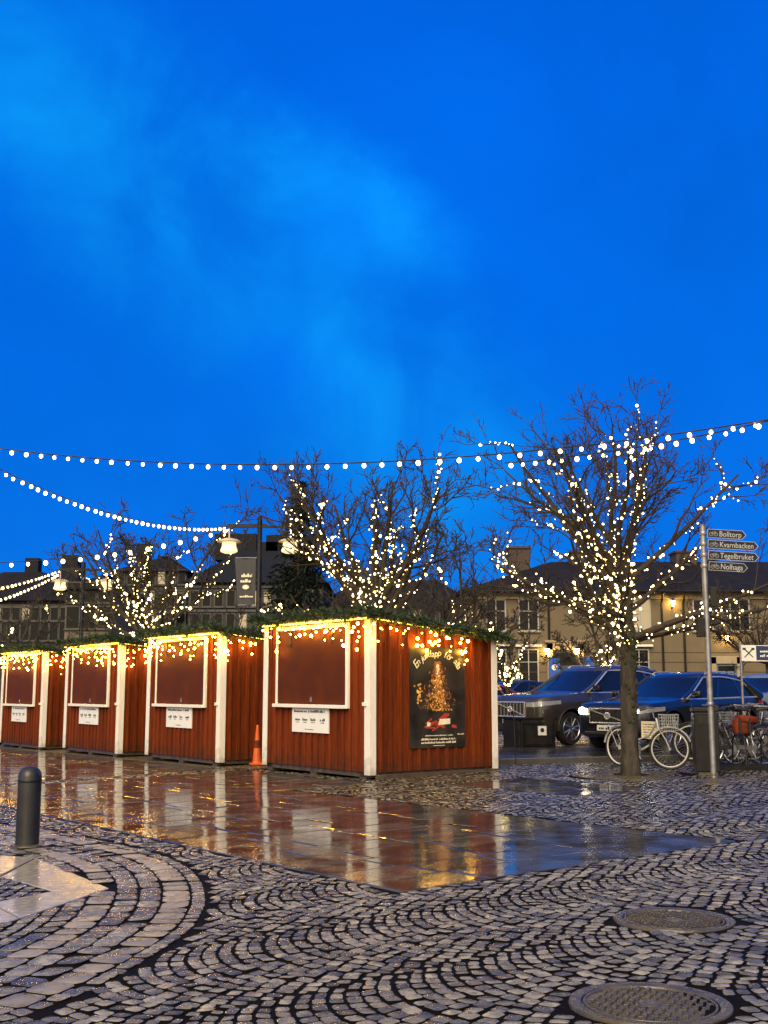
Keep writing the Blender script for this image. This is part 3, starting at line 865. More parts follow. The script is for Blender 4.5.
# orange cone beside the nearest cabin
c = gpt(257, 765)
t = thing('traffic_cone', 'tall slim orange cone standing between the two nearest cabins', 'traffic cone', (c.x, c.y, gz(c.x)), .3); t.scale = (.72, .72, .92)
mb = MB(); mb.box((-.19, -.19, .0), (.19, .19, .045), bev=.012); mb.lathe([(.15, .045), (.14, .06), (.13, .075)], 20); mb.build('base', M['orange'], t)
mb = MB(); mb.lathe([(.13, .075), (.045, .78), (.04, .83), (.028, .85)], 20); mb.build('body', M['orange'], t, 40)
mb = MB(); mb.lathe([(.099, .36), (.0785, .525)], 20, caps=False); o = mb.build('band', M['redbag'], t, 40)
# bollard
c = gpt(27, 846)
t = thing('bollard', 'short dark steel bollard with rounded top on the setts by the pale chevron', 'bollard', (c.x, c.y, gz(c.x)))
mb = MB(); mb.lathe([(.115, -.02), (.115, .0), (.115, .60), (.114, .68), (.104, .725), (.08, .755), (.045, .772), (.001, .778)], 28); mb.build('body', M['bollard'], t, 50)
mb = MB(); mb.lathe([(.16, -.02), (.16, .012), (.15, .018), (.1155, .02)], 28, caps=False); mb.build('base', M['iron'], t, 40)
mb = MB(); mb.lathe([(.1156, .62), (.1175, .625), (.1175, .64), (.1156, .645)], 28, caps=False); mb.build('ring', M['blackmetal'], t, 40)
# ------------------------------------------------------------------ trees
def tree(name, lab, pos, H, trunk, r0, nl, spread, seed, levels=4, barkm='bark', branchm='branch', moss=False, lights=None, lseed=1, group=None, leader=0.0, low=0.0, dens=1.0, kids=5, mr=.0065, tall=False, avoid=None):
    rr = random.Random(seed)
    root = thing(name, lab, 'tree', pos, 0, group)
    tb, cb = MB(), MB()
    limbs = []
    lean = Vector((rr.uniform(-.03, .03), rr.uniform(-.03, .03), 1))
    n = 8
    tp = [Vector((0, 0, -0.05)) + lean * ((trunk + .25) * i / n) + Vector((rr.gauss(0, .008), rr.gauss(0, .008), 0)) for i in range(n + 1)]
    tb.tube(tp, [r0 * (1.25 if i == 0 else 1.05 - .3 * i / n) for i in range(n + 1)], 14)
    tb.build('trunk', M[barkm], root, 60)
    if moss:
        mm = MB()
        for k in range(90):
            i = rr.choice((3, 4, 5, 5, 6, 6, 7)); q = tp[i].lerp(tp[i-1], rr.random()); an = rr.gauss(-.6, .9)
            rd = r0 * (1.05 - .3 * i / n) + .002
            mm.sphere(q + Vector((math.cos(an) * rd, -abs(math.sin(an)) * rd, 0)), rr.uniform(.012, .034), 6, 4, sz=1.5)
        mm.build('moss', M['moss'], root, 180)['kind'] = 'stuff'
    def branch(p, d, ln, r, lev):
        nseg = (7, 6, 4, 3)[min(lev, 3)]
        pts = [p]; dd = d.copy(); q = p.copy()
        for i in range(nseg):
            j = (.10, .17, .24, .3)[min(lev, 3)]
            dd = (dd + Vector((rr.gauss(0, j), rr.gauss(0, j), rr.gauss(.05, j * .9)))).normalized()
            q = q + dd * ln / nseg; pts.append(q)
        rs = [max(mr, r * (1 - .72 * i / nseg)) for i in range(nseg + 1)]
        cb.tube(pts, rs, (8, 5, 4, 3)[min(lev, 3)], caps=False)
        if lev <= 1: limbs.append((pts, rs, lev))
        if lev >= levels - 1: return
        nk = int((kids + rr.choice((0, 1, 2)), kids + rr.choice((0, 1)), 4 + rr.choice((0, 1)))[min(lev, 2)] * dens)
        for k in range(nk):
            f = rr.uniform(.22, 1.0); x = f * nseg; i = min(nseg - 1, int(x)); b = pts[i].lerp(pts[i+1], x - i)
            t = (pts[i+1] - pts[i]).normalized(); o = t.orthogonal().normalized(); o.rotate(Matrix.Rotation(rr.uniform(0, 2*PI), 3, t))
            ang = rr.uniform(.45, 1.05)
            nd = (t * math.cos(ang) + o * math.sin(ang) + Vector((0, 0, .12))).normalized()
            branch(b, nd, ln * rr.uniform(.36, .58) * (1.1 - .4 * f), max(mr, rs[i] * .55), lev + 1)
    for k in range(nl):
        az = 2*PI * (k + rr.uniform(-.25, .25)) / nl
        el = rr.uniform(.25, .85) if k % 3 else rr.uniform(1.0, 1.4)
        if k % 4 == 1: el = rr.uniform(-.05 - low, .35)
        h0 = trunk * (rr.uniform(.86, 1.05) if not tall else rr.uniform(.60, .80) if el < .36 else rr.uniform(.78, 1.06))
        i = min(n - 1, int(h0 / (trunk + .25) * n)); p = tp[i].copy(); p.z = h0
        if avoid is not None and el < 1.1:
            df = (az - avoid + PI) % (2*PI) - PI
            if abs(df) < .6: az = avoid + (.6 + abs(df)) * (1 if df > 0 else -1)
        hor = math.cos(el); d = Vector((math.cos(az) * hor, math.sin(az) * hor, math.sin(el)))
        lim = min(spread / max(hor, .12), (H - h0) / max(math.sin(el), .12)) if el > 0 else spread
        branch(p, d, lim * rr.uniform(.66, .86), r0 * rr.uniform(.34, .5), 0)
    if leader:
        branch(tp[-1].copy(), lean.normalized(), (H - trunk) * leader, r0 * .6, 0)
    cb.build('crown', M[branchm], root, 180)
    if lights:
        lr = random.Random(lseed)
        lt = thing('fairy_lights', lights['label'], 'string lights', pos, 0, 'fairy lights wound in the trees')
        spots = []
        w = MB()
        fr, step = lights.get('frac', .7), lights.get('step', .09)
        for pts, rs, lev in limbs:
            if lev == 1 and lr.random() > lights.get('second', .15): continue
            f1 = fr * lr.uniform(.6, 1.15) if lev == 0 else lr.uniform(.5, .9)
            L_ = sum((pts[i+1]-pts[i]).length for i in range(len(pts)-1)); s = 0.0; an = lr.uniform(0, 6)
            cab = []
            while s < L_ * min(f1, 1):
                x = s / L_ * (len(pts)-1); i = min(len(pts)-2, int(x)); c = pts[i].lerp(pts[i+1], x - i)
                t = (pts[i+1]-pts[i]).normalized(); o = t.orthogonal().normalized(); o.rotate(Matrix.Rotation(an, 3, t))
                q = c + o * (rs[i] + .018); cab.append(q)
                spots.append(q + Vector((lr.gauss(0, .022), lr.gauss(0, .022), lr.gauss(0, .022))))
                s += step * lr.uniform(.6, 1.4); an += lr.uniform(.9, 1.7)
            if len(cab) > 1: w.tube(cab, .004, 3, caps=False)
        z = lights.get('z0', trunk * .95); cab = []; an = 0
        while z < trunk + .25:
            rd = r0 * .95 + .02
            q = Vector((math.cos(an) * rd, math.sin(an) * rd, z)) + lean * 0; cab.append(q); spots.append(q)
            an += .55; z += lights.get('tz', .014)
        if len(cab) > 1: w.tube(cab, .004, 3, caps=False)
        w.build('cable', M['wire'], lt)
        br = lights.get('r', .019)
        # nearest bulbs to the plaza become parts, the rest one mass
        spots.sort(key=lambda q: q.y + lr.uniform(-.4, .4))
        for q in spots[:100]: inst(FAIRYM, 'bulb', lt, q, br * lr.choice((.42, .5, .6, .72, .9, 1.4)))
        if len(spots) > 100:
            rest = MB()
            for q in spots[100:]: rest.sphere(q, br * lr.choice((.42, .5, .6, .72, .9, 1.4)), 6, 4)
            o = rest.build('bulbs', M['fairy'], lt, 180); o['kind'] = 'stuff'
    return root
ta = TREEA
tree('linden_tree', 'large bare tree in an iron grate at the right, its knobbly limbs wound with lights', (ta.x, ta.y, gz(ta.x)), 6.1, 3.2, .14, 21, 3.1, 204, moss=True, low=.1, leader=0, kids=5, mr=.0055, tall=True, avoid=R(-63),
     lights=dict(label='warm fairy lights wound round the limbs of the large tree at the right', frac=1.0, step=.07, second=.25, tz=.010, z0=2.05, r=.0175))
b = at(374, 690, 24.5)
tree('linden_tree', 'bare lit tree rising right behind the nearest cabin', (b.x, b.y, gz(b.x)), 6.5, 3.2, .17, 17, 3.2, 33, tall=True, levels=4, leader=.5, kids=5, mr=.007,
     lights=dict(label='warm fairy lights in the bare tree behind the nearest cabin', frac=1.0, step=.08, second=.22, tz=.02, r=.022))
b = at(150, 690, 37)
tree('linden_tree', 'bare lit tree behind the third cabin, between the two street lamps', (b.x, b.y, gz(b.x)), 7.2, 3.2, .2, 15, 4.4, 45, tall=True, branchm='branch_far', mr=.011, leader=.6,
     lights=dict(label='fairy lights in the bare tree between the two street lamps', frac=1.0, step=.10, second=.22, tz=.03, r=.034))
b = at(468, 690, 36)
tree('linden_tree', 'smaller bare tree behind the right half of the nearest cabin, lights on its low limbs', (b.x, b.y, gz(b.x)), 6.6, 2.3, .16, 11, 3.0, 57, branchm='branch_far', mr=.011,
     lights=dict(label='sparse fairy lights low in the smaller tree behind the poster cabin', frac=.55, step=.13, second=.05, tz=.06, r=.03))
b = at(604, 690, 33)
tree('linden_tree', 'bare tree behind the cars with densely lit limbs beside the big trunk', (b.x, b.y, gz(b.x)), 4.6, 1.5, .15, 9, 1.9, 68, branchm='branch_far', mr=.011,
     lights=dict(label='dense fairy lights in the low tree behind the cars, beside the big trunk', frac=.6, step=.06, second=.05, tz=.02, r=.030))
b = at(14, 690, 46)
tree('linden_tree', 'bare lit tree at the left edge of the photo above the farthest cabin', (b.x, b.y, gz(b.x)), 5.6, 2.0, .17, 10, 2.6, 71, branchm='branch_far', mr=.011,
     lights=dict(label='fairy lights in the tree at the left edge of the photo', frac=.6, step=.13, second=.1, tz=.04, r=.042))
b = at(508, 690, 38)
tree('linden_tree', 'thin young tree just right of the poster cabin with a few lights', (b.x, b.y, gz(b.x)), 4.4, 1.6, .09, 7, 1.2, 83, branchm='branch_far', mr=.011, dens=.8,
     lights=dict(label='fairy lights in the thin young tree just right of the poster cabin', frac=.7, step=.10, second=.1, tz=.05, r=.038))
for k, (px, Y, H, lb) in enumerate(((345, 52, 7.6, 'bare unlit tree far behind the left part of the tree behind the nearest cabin'), (415, 56, 7.2, 'bare unlit tree far off between the nearest cabin and the beige building'), (770, 50, 5.6, 'bare unlit tree at the right edge of the photo in front of the beige building'))):
    b = at(px, 690, Y)
    tree('linden_tree', lb, (b.x, b.y, gz(b.x)), H, 2.2, .16, 12, 3.4, 90 + k, branchm='branch_far', mr=.011, group='unlit trees behind the square')
# dark spruce
b = at(297, 690, 31)
t = thing('spruce_tree', 'dark narrow spruce between the street lamp and the lit tree behind the nearest cabin', 'tree', (b.x, b.y, gz(b.x)))
mb = MB(); mb.tube([(0, 0, -.05), (0, 0, 7.2)], [.13, .012], 8); mb.build('trunk', M['bark'], t)
mb = MB(); rr = random.Random(5)
z = .7
while z < 7.1:
    rad = 1.55 * (1 - z / 7.3) ** .85 + .06
    nb = int(7 + rad * 6)
    for k in range(nb):
        az = rr.uniform(0, 2*PI); ln = rad * rr.uniform(.65, 1.12)
        d = Vector((math.cos(az), math.sin(az), rr.uniform(-.35, .1)))
        for q in range(int(3 + ln * 8)):
            c = Vector((0, 0, z + rr.uniform(-.1, .1))) + d * ln * (q + .5) / int(3 + ln * 8)
            for _ in range(4):
                e = c + (d * .6 + Vector((rr.gauss(0, .7), rr.gauss(0, .7), rr.gauss(-.2, .5)))).normalized() * rr.uniform(.12, .26)
                sd = (e - c).cross(Vector((rr.random(), rr.random(), 1))).normalized() * .03
                n = len(mb.v); mb.v += [tuple(c - sd), tuple(c + sd), tuple(e)]; mb.face((n, n+1, n+2))
    z += .17
mb.build('crown', M['spruce'], t)
# ------------------------------------------------------------------ street lamps
def lamp_bell(mb, x, z):
    Mx = Matrix.Translation((x, 0, z))
    return Mx
def street_lamp(px, py_top, Y, lab, rz, grp='double armed street lamps'):
    p = at(px, py_top, Y); z0 = gz(p.x); h = p.z - z0
    t = thing('street_lamp', lab, 'street lamp', (p.x, p.y, z0), rz, grp)
    mb = MB(); mb.lathe([(.11, -.03), (.11, .9), (.075, .95), (.065, h - .35), (.065, h - .02), (.03, h)], 14); mb.build('pole', M['blackmetal'], t, 40)
    mb = MB(); mb.box((-.86, -.035, h - .32), (.86, .035, h - .25)); mb.box((-.86, -.015, h-.24), (.2, .015, h - .21)); mb.build('arm', M['blackmetal'], t)
    for sx in (-1, 1):
        x = sx * .8; zt = h - .32
        hd = MB(); hd.tube([(x, 0, zt), (x, 0, zt - .30)], .02, 8)
        Mx = Matrix.Translation((x, 0, zt - .62))
        hd.lathe([(.31, .24), (.315, .255), (.23, .31), (.10, .345), (.03, .36)], 24, 0, Mx)
        head = hd.build('lamp_head', M['lampmetal'], t, 40)
        gl = MB(); gl.lathe([(.18, .235), (.19, .12), (.225, .03), (.22, -.01), (.13, -.05), (.001, -.06)], 24, 0, Mx, caps=False)
        gl.build('glass', M['lampglow'], head, 60)
    return t, p, h
L1, L1p, L1h = street_lamp(260, 516, 30, 'double armed street lamp carrying a dark banner, left of the spruce', 0.0)
mb = MB()
bx0, bx1, bz0, bz1 = -.64, -.09, L1h - 2.35, L1h - 1.12
n_ = 8
for i in range(n_):
    for j in range(n_):
        f = lambda i, j: (bx0 + (bx1-bx0)*i/n_ + .10*(1-i/n_)*(1 - j/n_)*.9, .02*math.sin(i*.9 + j*.5) , bz0 + (bz1-bz0)*j/n_)
        mb.quad(f(i, j), f(i+1, j), f(i+1, j+1), f(i, j+1))
tb = thing('street_banner', 'dark cloth banner with pale print hanging on the street lamp left of the spruce', 'banner', L1.location, 0)
mb.build('cloth', M['cloth_dark'], tb, 180)
mb = MB(); rr = random.Random(8)
pl = lambda a, z: (a, -.035, z)
scribble(mb, rr, bx0 + .14, bz1 - .5, .32, .09, pl, dens=.95); scribble(mb, rr, bx0 + .16, bz1 - .64, .28, .09, pl, dens=.9)
mb.poly([(bx0 + .3 + .09*math.cos(k*PI/5), -.035, bz1 - .76 + .06*math.sin(k*PI/5)) for k in range(10)])
scribble(mb, rr, bx0 + .15, bz0 + .2, .34, .06, pl, dens=.95)
mb.build('lettering', M['pbright'], tb)
mb = MB(); mb.tube([(bx0 + .02, 0, bz1 + .01), (-.05, 0, bz1 + .01)], .014, 6); mb.tube([(bx0+.1, 0, bz0), (-.05, 0, bz0)], .012, 6); mb.build('rod', M['steel'], tb)
L2, L2p, L2h = street_lamp(84, 562, 40, 'double armed street lamp far left, above the third cabin', 0.0)
# ------------------------------------------------------------------ festoon strings across the square
sock = MB(); sock.lathe([(.4, .55), (.45, .85), (.42, 1.6), (.1, 1.75)], 8)
SOCK = sock.mesh('socket', M['wire'], 40)
glb = MB(); glb.sphere((0, 0, 0), 1.0, 10, 7, sz=1.12); GLB = glb.mesh('festoon_bulb', M['bulb'], 180)
def festoon(lab, A, B, sag, step, r, seed):
    rr = random.Random(seed)
    A, B = Vector(A), Vector(B); n = 60
    P = [A.lerp(B, k / n) - Vector((0, 0, sag * 4 * (k/n) * (1 - k/n))) for k in range(n + 1)]
    o = P[0]
    t = thing('festoon_lights', lab, 'string lights', o, 0, 'bulb strings hanging across the square')
    P = [q - o for q in P]
    mb = MB(); mb.tube(P, .011, 5); mb.build('cable', M['wire'], t)
    ln = [(P[i+1]-P[i]).length for i in range(n)]; tot = sum(ln); s = step * .4; c = 0
    while s < tot and c < 100:
        a = s; i = 0
        while i < n - 1 and a > ln[i]: a -= ln[i]; i += 1
        q = P[i].lerp(P[i+1], a / ln[i])
        rb = r * rr.uniform(.85, 1.15)
        sw = Vector((rr.uniform(-.015, .015), 0, 0))
        b = inst(GLB, 'bulb', t, q + sw - Vector((0, 0, 1.6 * r)), rb)
        k_ = bpy.data.objects.new('socket', SOCK); col.objects.link(k_); k_.parent = b
        s += step * rr.uniform(.93, 1.07); c += 1
festoon('long bulb string crossing the whole photo high above the cabins', at(-60, 440, 21), at(835, 408, 15.5), .62, .315, .032, 1)
festoon('second bulb string running beside the long one into the large tree at the right', at(505, 463, 18.3), at(850, 400, 15.0), .13, .24, .030, 2)
a1 = L1p + Vector((-.86, 0, -.28))
festoon('dense bulb string sloping from the upper left down to the banner street lamp', at(-60, 437, 19), a1, .50, .255, .033, 3)
festoon('flatter bulb string from the left edge to the banner street lamp', at(-50, 563, 28), a1 + Vector((0, .1, -.02)), .26, .42, .048, 4)
a2 = L2p + Vector((-.86, 0, -.28))
festoon('upper of the two short bulb strings ending at the far left street lamp', at(-60, 596, 27), a2, .12, .5, .034, 5)
festoon('lower of the two short bulb strings ending at the far left street lamp', at(-60, 611, 26), a2 + Vector((0, .15, -.06)), .2, .5, .034, 6)
# ------------------------------------------------------------------ buildings
def window(mb_parent, x, y, z, w, h, lit=False, sill=True, name='window', fr='frame', muntin=2):
    "window in a wall facing -y at plane y; frame stands 3 cm proud, pane 2 cm proud"
    f = MB(); e = .07
    f.box((x-w/2-e, y-.05, z-.0), (x-w/2, y+.02, z+h)); f.box((x+w/2, y-.05, z), (x+w/2+e, y+.02, z+h))
    f.box((x-w/2-e, y-.05, z+h), (x+w/2+e, y+.02, z+h+e)); f.box((x-w/2-e, y-.05, z-e), (x+w/2+e, y+.02, z))
    if muntin:
        f.box((x-.025, y-.042, z), (x+.025, y-.016, z+h))
        f.box((x-w/2, y-.04, z+h*.62), (x-.026, y-.016, z+h*.62+.04)); f.box((x+.026, y-.04, z+h*.62), (x+w/2, y-.016, z+h*.62+.04))
    o = f.build(name, M[fr], mb_parent)
    p = MB(); p.quad((x-w/2, y-.012, z), (x+w/2, y-.012, z), (x+w/2, y-.012, z+h), (x-w/2, y-.012, z+h)); p.build('pane', M['winlit' if lit else 'winpane'], o)
    if sill:
        s = MB(); s.box((x-w/2-.14, y-.15, z-e-.06), (x+w/2+.14, y+.01, z-e-.003)); s.build('sill', M['stucco2' if fr == 'frame' else fr], o)
    return o
# beige two-storey building behind the car park
BY = 62.0
def bx(px, Y=BY): return at(px, 690, Y).x
base = gz(14)
t = thing('beige_building', 'long two-storey beige building with dark hipped roof behind the parked cars', 'building', (0, BY, base))
ez = at(620, 592, BY).z - base
X0, X1 = bx(468), bx(1010)
wm = MB(); wm.box((X0, 0, -.4), (X1, 13, ez)); wall = wm.build('wall', M['stucco'], t)
gm = MB()
z = .9
while z < 3.4:
    gm.box((X0 - .012, -.014, z), (X1, .02, z + .035)); z += .52
gm.build('groove', M['brickdark'], wall)
tr = MB(); tr.box((X0 - .12, -.12, ez - .38), (X1, .0, ez - .2)); tr.box((X0 - .2, -.22, ez - .2), (X1, .0, ez)); tr.box((X0 - .06, -.07, -.3), (X1, -.001, .62)); tr.build('cornice', M['stucco2'], t)
rz = at(620, 561, BY + 6).z - base
rm = MB()
P = [(X0-.5, -.6, ez), (X1+.5, -.6, ez), (X1+.5, 13.6, ez), (X0-.5, 13.6, ez), (X0+5.5, 6.5, rz), (X1-5, 6.5, rz)]
n = len(rm.v); rm.v += P
for q in ((0,1,5,4),(1,2,5),(2,3,4,5),(3,0,4),(0,3,2,1)): rm.face([n+i for i in q])
roof = rm.build('roof', M['rooftile'], t)
for px, w, h in ((521, 1.25, 1.15), (582, .95, .9), (690, 1.2, .9)):
    c = MB(); xx = at(px, 690, BY + 6).x; c.box((xx-w/2, 5.6, rz - .7), (xx+w/2, 7.2, rz + h - .45)); c.box((xx-w/2-.08, 5.5, rz + h - .449), (xx+w/2+.08, 7.3, rz + h - .32)); c.build('chimney', M['brickdark'], roof)
g = MB(); g.tube([(X0-.5, -.66, ez - .02), (X1+.5, -.66, ez - .02)], .07, 6); g.build('gutter', M['blackmetal'], roof)
for px in (550, 664, 686):
    d = MB(); d.tube([(bx(px), -.62, ez - .06), (bx(px), -.09, ez - .6), (bx(px), -.09, .1)], .06, 8); d.build('downpipe', M['blackmetal'], t)
wz1 = at(600, 630, BY).z - base; wz0 = at(600, 671, BY).z - base
for px, lit in ((497, 0), (530, 0), (643, 1), (706, 0), (743, 0), (790, 0), (835, 0), (880, 0)):
    window(t, bx(px), 0, wz1, .95, 1.6, lit=bool(lit))
for px in (497, 529, 640, 790, 835, 880):
    w = window(t, bx(px), 0, wz0 - .6, .95, 1.7)
    hd = MB(); hd.box((bx(px) - .72, -.3, wz0 + 1.28), (bx(px) + .72, -.06, wz0 + 1.4), bev=.01); hd.build('hood', M['white'], w)
def door(px, w, h, dm, arch=True, lamps=()):
    x = bx(px); f = MB()
    f.box((x-w/2-.3, -.16, -.2), (x-w/2, .0, h+.35)); f.box((x+w/2, -.16, -.2), (x+w/2+.3, .0, h+.35)); f.box((x-w/2-.3, -.16, h), (x+w/2+.3, -.001, h+.4))
    if arch:
        f.box((x-w/2-.42, -.24, h+.4), (x+w/2+.42, -.001, h+.52))
    d = f.build('door', M['stucco2'], t)
    q = MB(); q.box((x-w/2, -.06, -.2), (x+w/2, -.002, h*.98), bev=.01)
    for zz in (.25, 1.25): q.box((x-w*.36, -.075, zz), (x-.05, -.055, zz+.75)); q.box((x+.05, -.075, zz), (x+w*.36, -.055, zz+.75))
    q.build('panel', M[dm], d)
    q = MB(); q.quad((x-w*.4, -.066, h*.74), (x+w*.4, -.066, h*.74), (x+w*.4, -.066, h*.95), (x-w*.4, -.066, h*.95)); q.build('transom', M['winpane'], d)
    q = MB(); q.box((x+w*.34, -.12, 1.0), (x+w*.38, -.06, 1.16)); q.build('handle', M['steel'], d)
door(566, 1.35, at(566, 650, BY).z - base, 'door')
door(727, 1.1, at(727, 658, BY).z - base - .3, 'doorblue', False)
def wall_lamp(px, py, lab, Y=BY):
    p = at(px, py, Y - .3)
    tt = thing('wall_lantern', lab, 'wall lamp', (p.x, Y - .001, p.z), 0, 'lit lanterns on the beige building')
    q = MB(); q.box((-.05, -.03, -.28), (.05, 0, .05)); q.tube([(0, -.02, -.2), (0, -.22, -.25), (0, -.3, -.18)], .02, 6); q.build('bracket', M['blackmetal'], tt)
    q = MB(); q.lathe([(.06, -.16), (.11, .1), (.12, .12)], 8, 0, Matrix.Translation((0, -.3, 0)), caps=True); q.build('glass', M['walllamp'], tt)
    q = MB(); q.lathe([(.15, .125), (.05, .22), (.01, .26)], 8, 0, Matrix.Translation((0, -.3, 0))); q.build('cap', M['blackmetal'], tt)
wall_lamp(547, 651, 'lit wall lantern left of the main door of the beige building')
wall_lamp(577, 651, 'lit wall lantern right of the main door of the beige building')
wall_lamp(673, 603, 'lit wall lantern high under the eaves of the beige building, right of the big tree')
wall_lamp(727, 638, 'lit wall lantern above the narrow grey blue door near the signpost')
for px, lab in ((554, 'tall blue banner left of the main door of the beige building'), (587, 'tall blue banner right of the main door of the beige building')):
    tt = thing('door_banner', lab, 'banner', (bx(px), BY - .35, base), 0, 'blue banners beside the door')
    q = MB(); q.box((-.3, -.02, .6), (.3, .02, 2.75), bev=.008); q.build('cloth', M['bannerblue'], tt)
    q = MB(); q.poly([(.16*math.cos(k*PI/5), -.024, 2.2+.16*math.sin(k*PI/5)) for k in range(10)]); q.quad((-.2, -.024, 1.2), (.2, -.024, 1.2), (.2, -.024, 1.32), (-.2, -.024, 1.32)); q.poly([(.12*math.cos(k*PI/5), -.024, 1.6+.12*math.sin(k*PI/5)) for k in range(10)]); q.build('emblem', M['signwhite'], tt)
    q = MB(); q.tube([(0, .03, -.1), (0, .03, 2.8)], .025, 6); q.build('post', M['steel'], tt)
q = thing('unseen_sky_blocker', 'added dark block out of view at the right, hiding blue sky from the car reflections', 'building', (44, 30, gz(14)))  # unseen block added to keep blue sky reflections off the car sides
wq = MB(); wq.box((-6, -34, -.5), (6, 22, 8.2)); wq.build('wall', M['grey2x'], q)
wq = MB(); wq.v += [(-6.5, -34.5, 8.2), (6.5, -34.5, 8.2), (6.5, 22.5, 8.2), (-6.5, 22.5, 8.2), (0, -30, 11.5), (0, 18, 11.5)]
for f in ((0, 1, 4), (1, 2, 5, 4), (2, 3, 5), (3, 0, 4, 5), (0, 3, 2, 1)): wq.face(f)
wq.build('roof', M['rooftile'], q)
# far buildings at the left
def block(name, lab, px0, px1, Y, pe, pr, m, rm_, rows, lit, seed, dep=12, hip=3.0, extras=(), bands=()):
    rr = random.Random(seed)
    x0, x1 = at(px0, 690, Y).x, at(px1, 690, Y).x; b = gz(x0)
    t = thing(name, lab, 'building', ((x0+x1)/2, Y, b))
    w = (x1-x0)/2; e = at(0, pe, Y).z - b; rz = at(0, pr, Y + dep/3).z - b
    q = MB(); q.box((-w, 0, -.5), (w, dep, e)); q.build('wall', M[m], t)
    q = MB(); P = [(-w-.4, -.5, e), (w+.4, -.5, e), (w+.4, dep+.5, e), (-w-.4, dep+.5, e), (-w+hip, dep*.33, rz), (w-hip, dep*.33, rz), (w-hip, dep*.66, rz), (-w+hip, dep*.66, rz)]
    q.v += P
    for f in ((0,1,5,4),(1,2,6,5),(2,3,7,6),(3,0,4,7),(4,5,6,7),(0,3,2,1)): q.face(f)
    roof = q.build('roof', M[rm_], t)
    for fx, ww, hh in extras:
        c = MB(); c.box((-w + fx*2*w - ww/2, dep*.36, rz - .6), (-w + fx*2*w + ww/2, dep*.36 + ww, rz + hh)); c.build('chimney', M['blueroof'], roof)
    q = MB()
    for py in bands:
        z = at(0, py, Y).z - b; q.box((-w-.06, -.1, z), (w+.06, -.001, z+.16))
    if bands: q.build('string_course', M['oldframe'], t)
    for py, n, ww, hh in rows:
        z = at(0, py, Y).z - b
        for k in range(n):
            window(t, -w + (k + .5) * 2*w/n, 0, z, ww, hh, lit=rr.random() < lit, muntin=0, fr='oldframe')
    return t
block('grey_building', 'dark grey building with rounded roof blocks behind the banner street lamp', 186, 322, 78, 583, 551, 'grey1', 'blueroof', ((606, 11, .5, 1.0), (632, 11, .5, 1.2)), .2, 3, extras=((.28, 3.0, 1.3), (.55, 1.2, .7), (.72, 3.6, 1.2)), bands=(588, 612))
block('town_house', 'tall dark town house between the far left lamp and the bare tree', 112, 184, 84, 572, 556, 'grey2', 'rooftile', ((584, 7, .5, 1.0), (606, 7, .5, 1.1), (630, 7, .6, 1.2)), .2, 9, extras=((.2, 1.0, 1.0),), bands=(594,))
block('gable_building', 'dark long building with steep roof at the far left behind the cabins', -70, 66, 74, 601, 572, 'grey1', 'rooftile', ((620, 14, .45, .95), (640, 14, .5, 1.1)), .18, 13, extras=((.85, 1.1, 1.2), (.55, .9, 1.0)), bands=(608,))
block('pale_house', 'small pale yellow house beside the far left street lamp', 62, 110, 66, 590, 574, 'palewall', 'rooftile', ((602, 3, .7, 1.1), (628, 3, .7, 1.2)), .0, 17, dep=9, hip=1.5)
block('low_building', 'low dark building behind the trees between the spruce and the beige building', 318, 478, 90, 607, 580, 'grey2', 'rooftile', ((625, 12, .6, 1.2), (648, 12, .6, 1.3)), .15, 19, extras=((.5, 1.3, 1.2),))
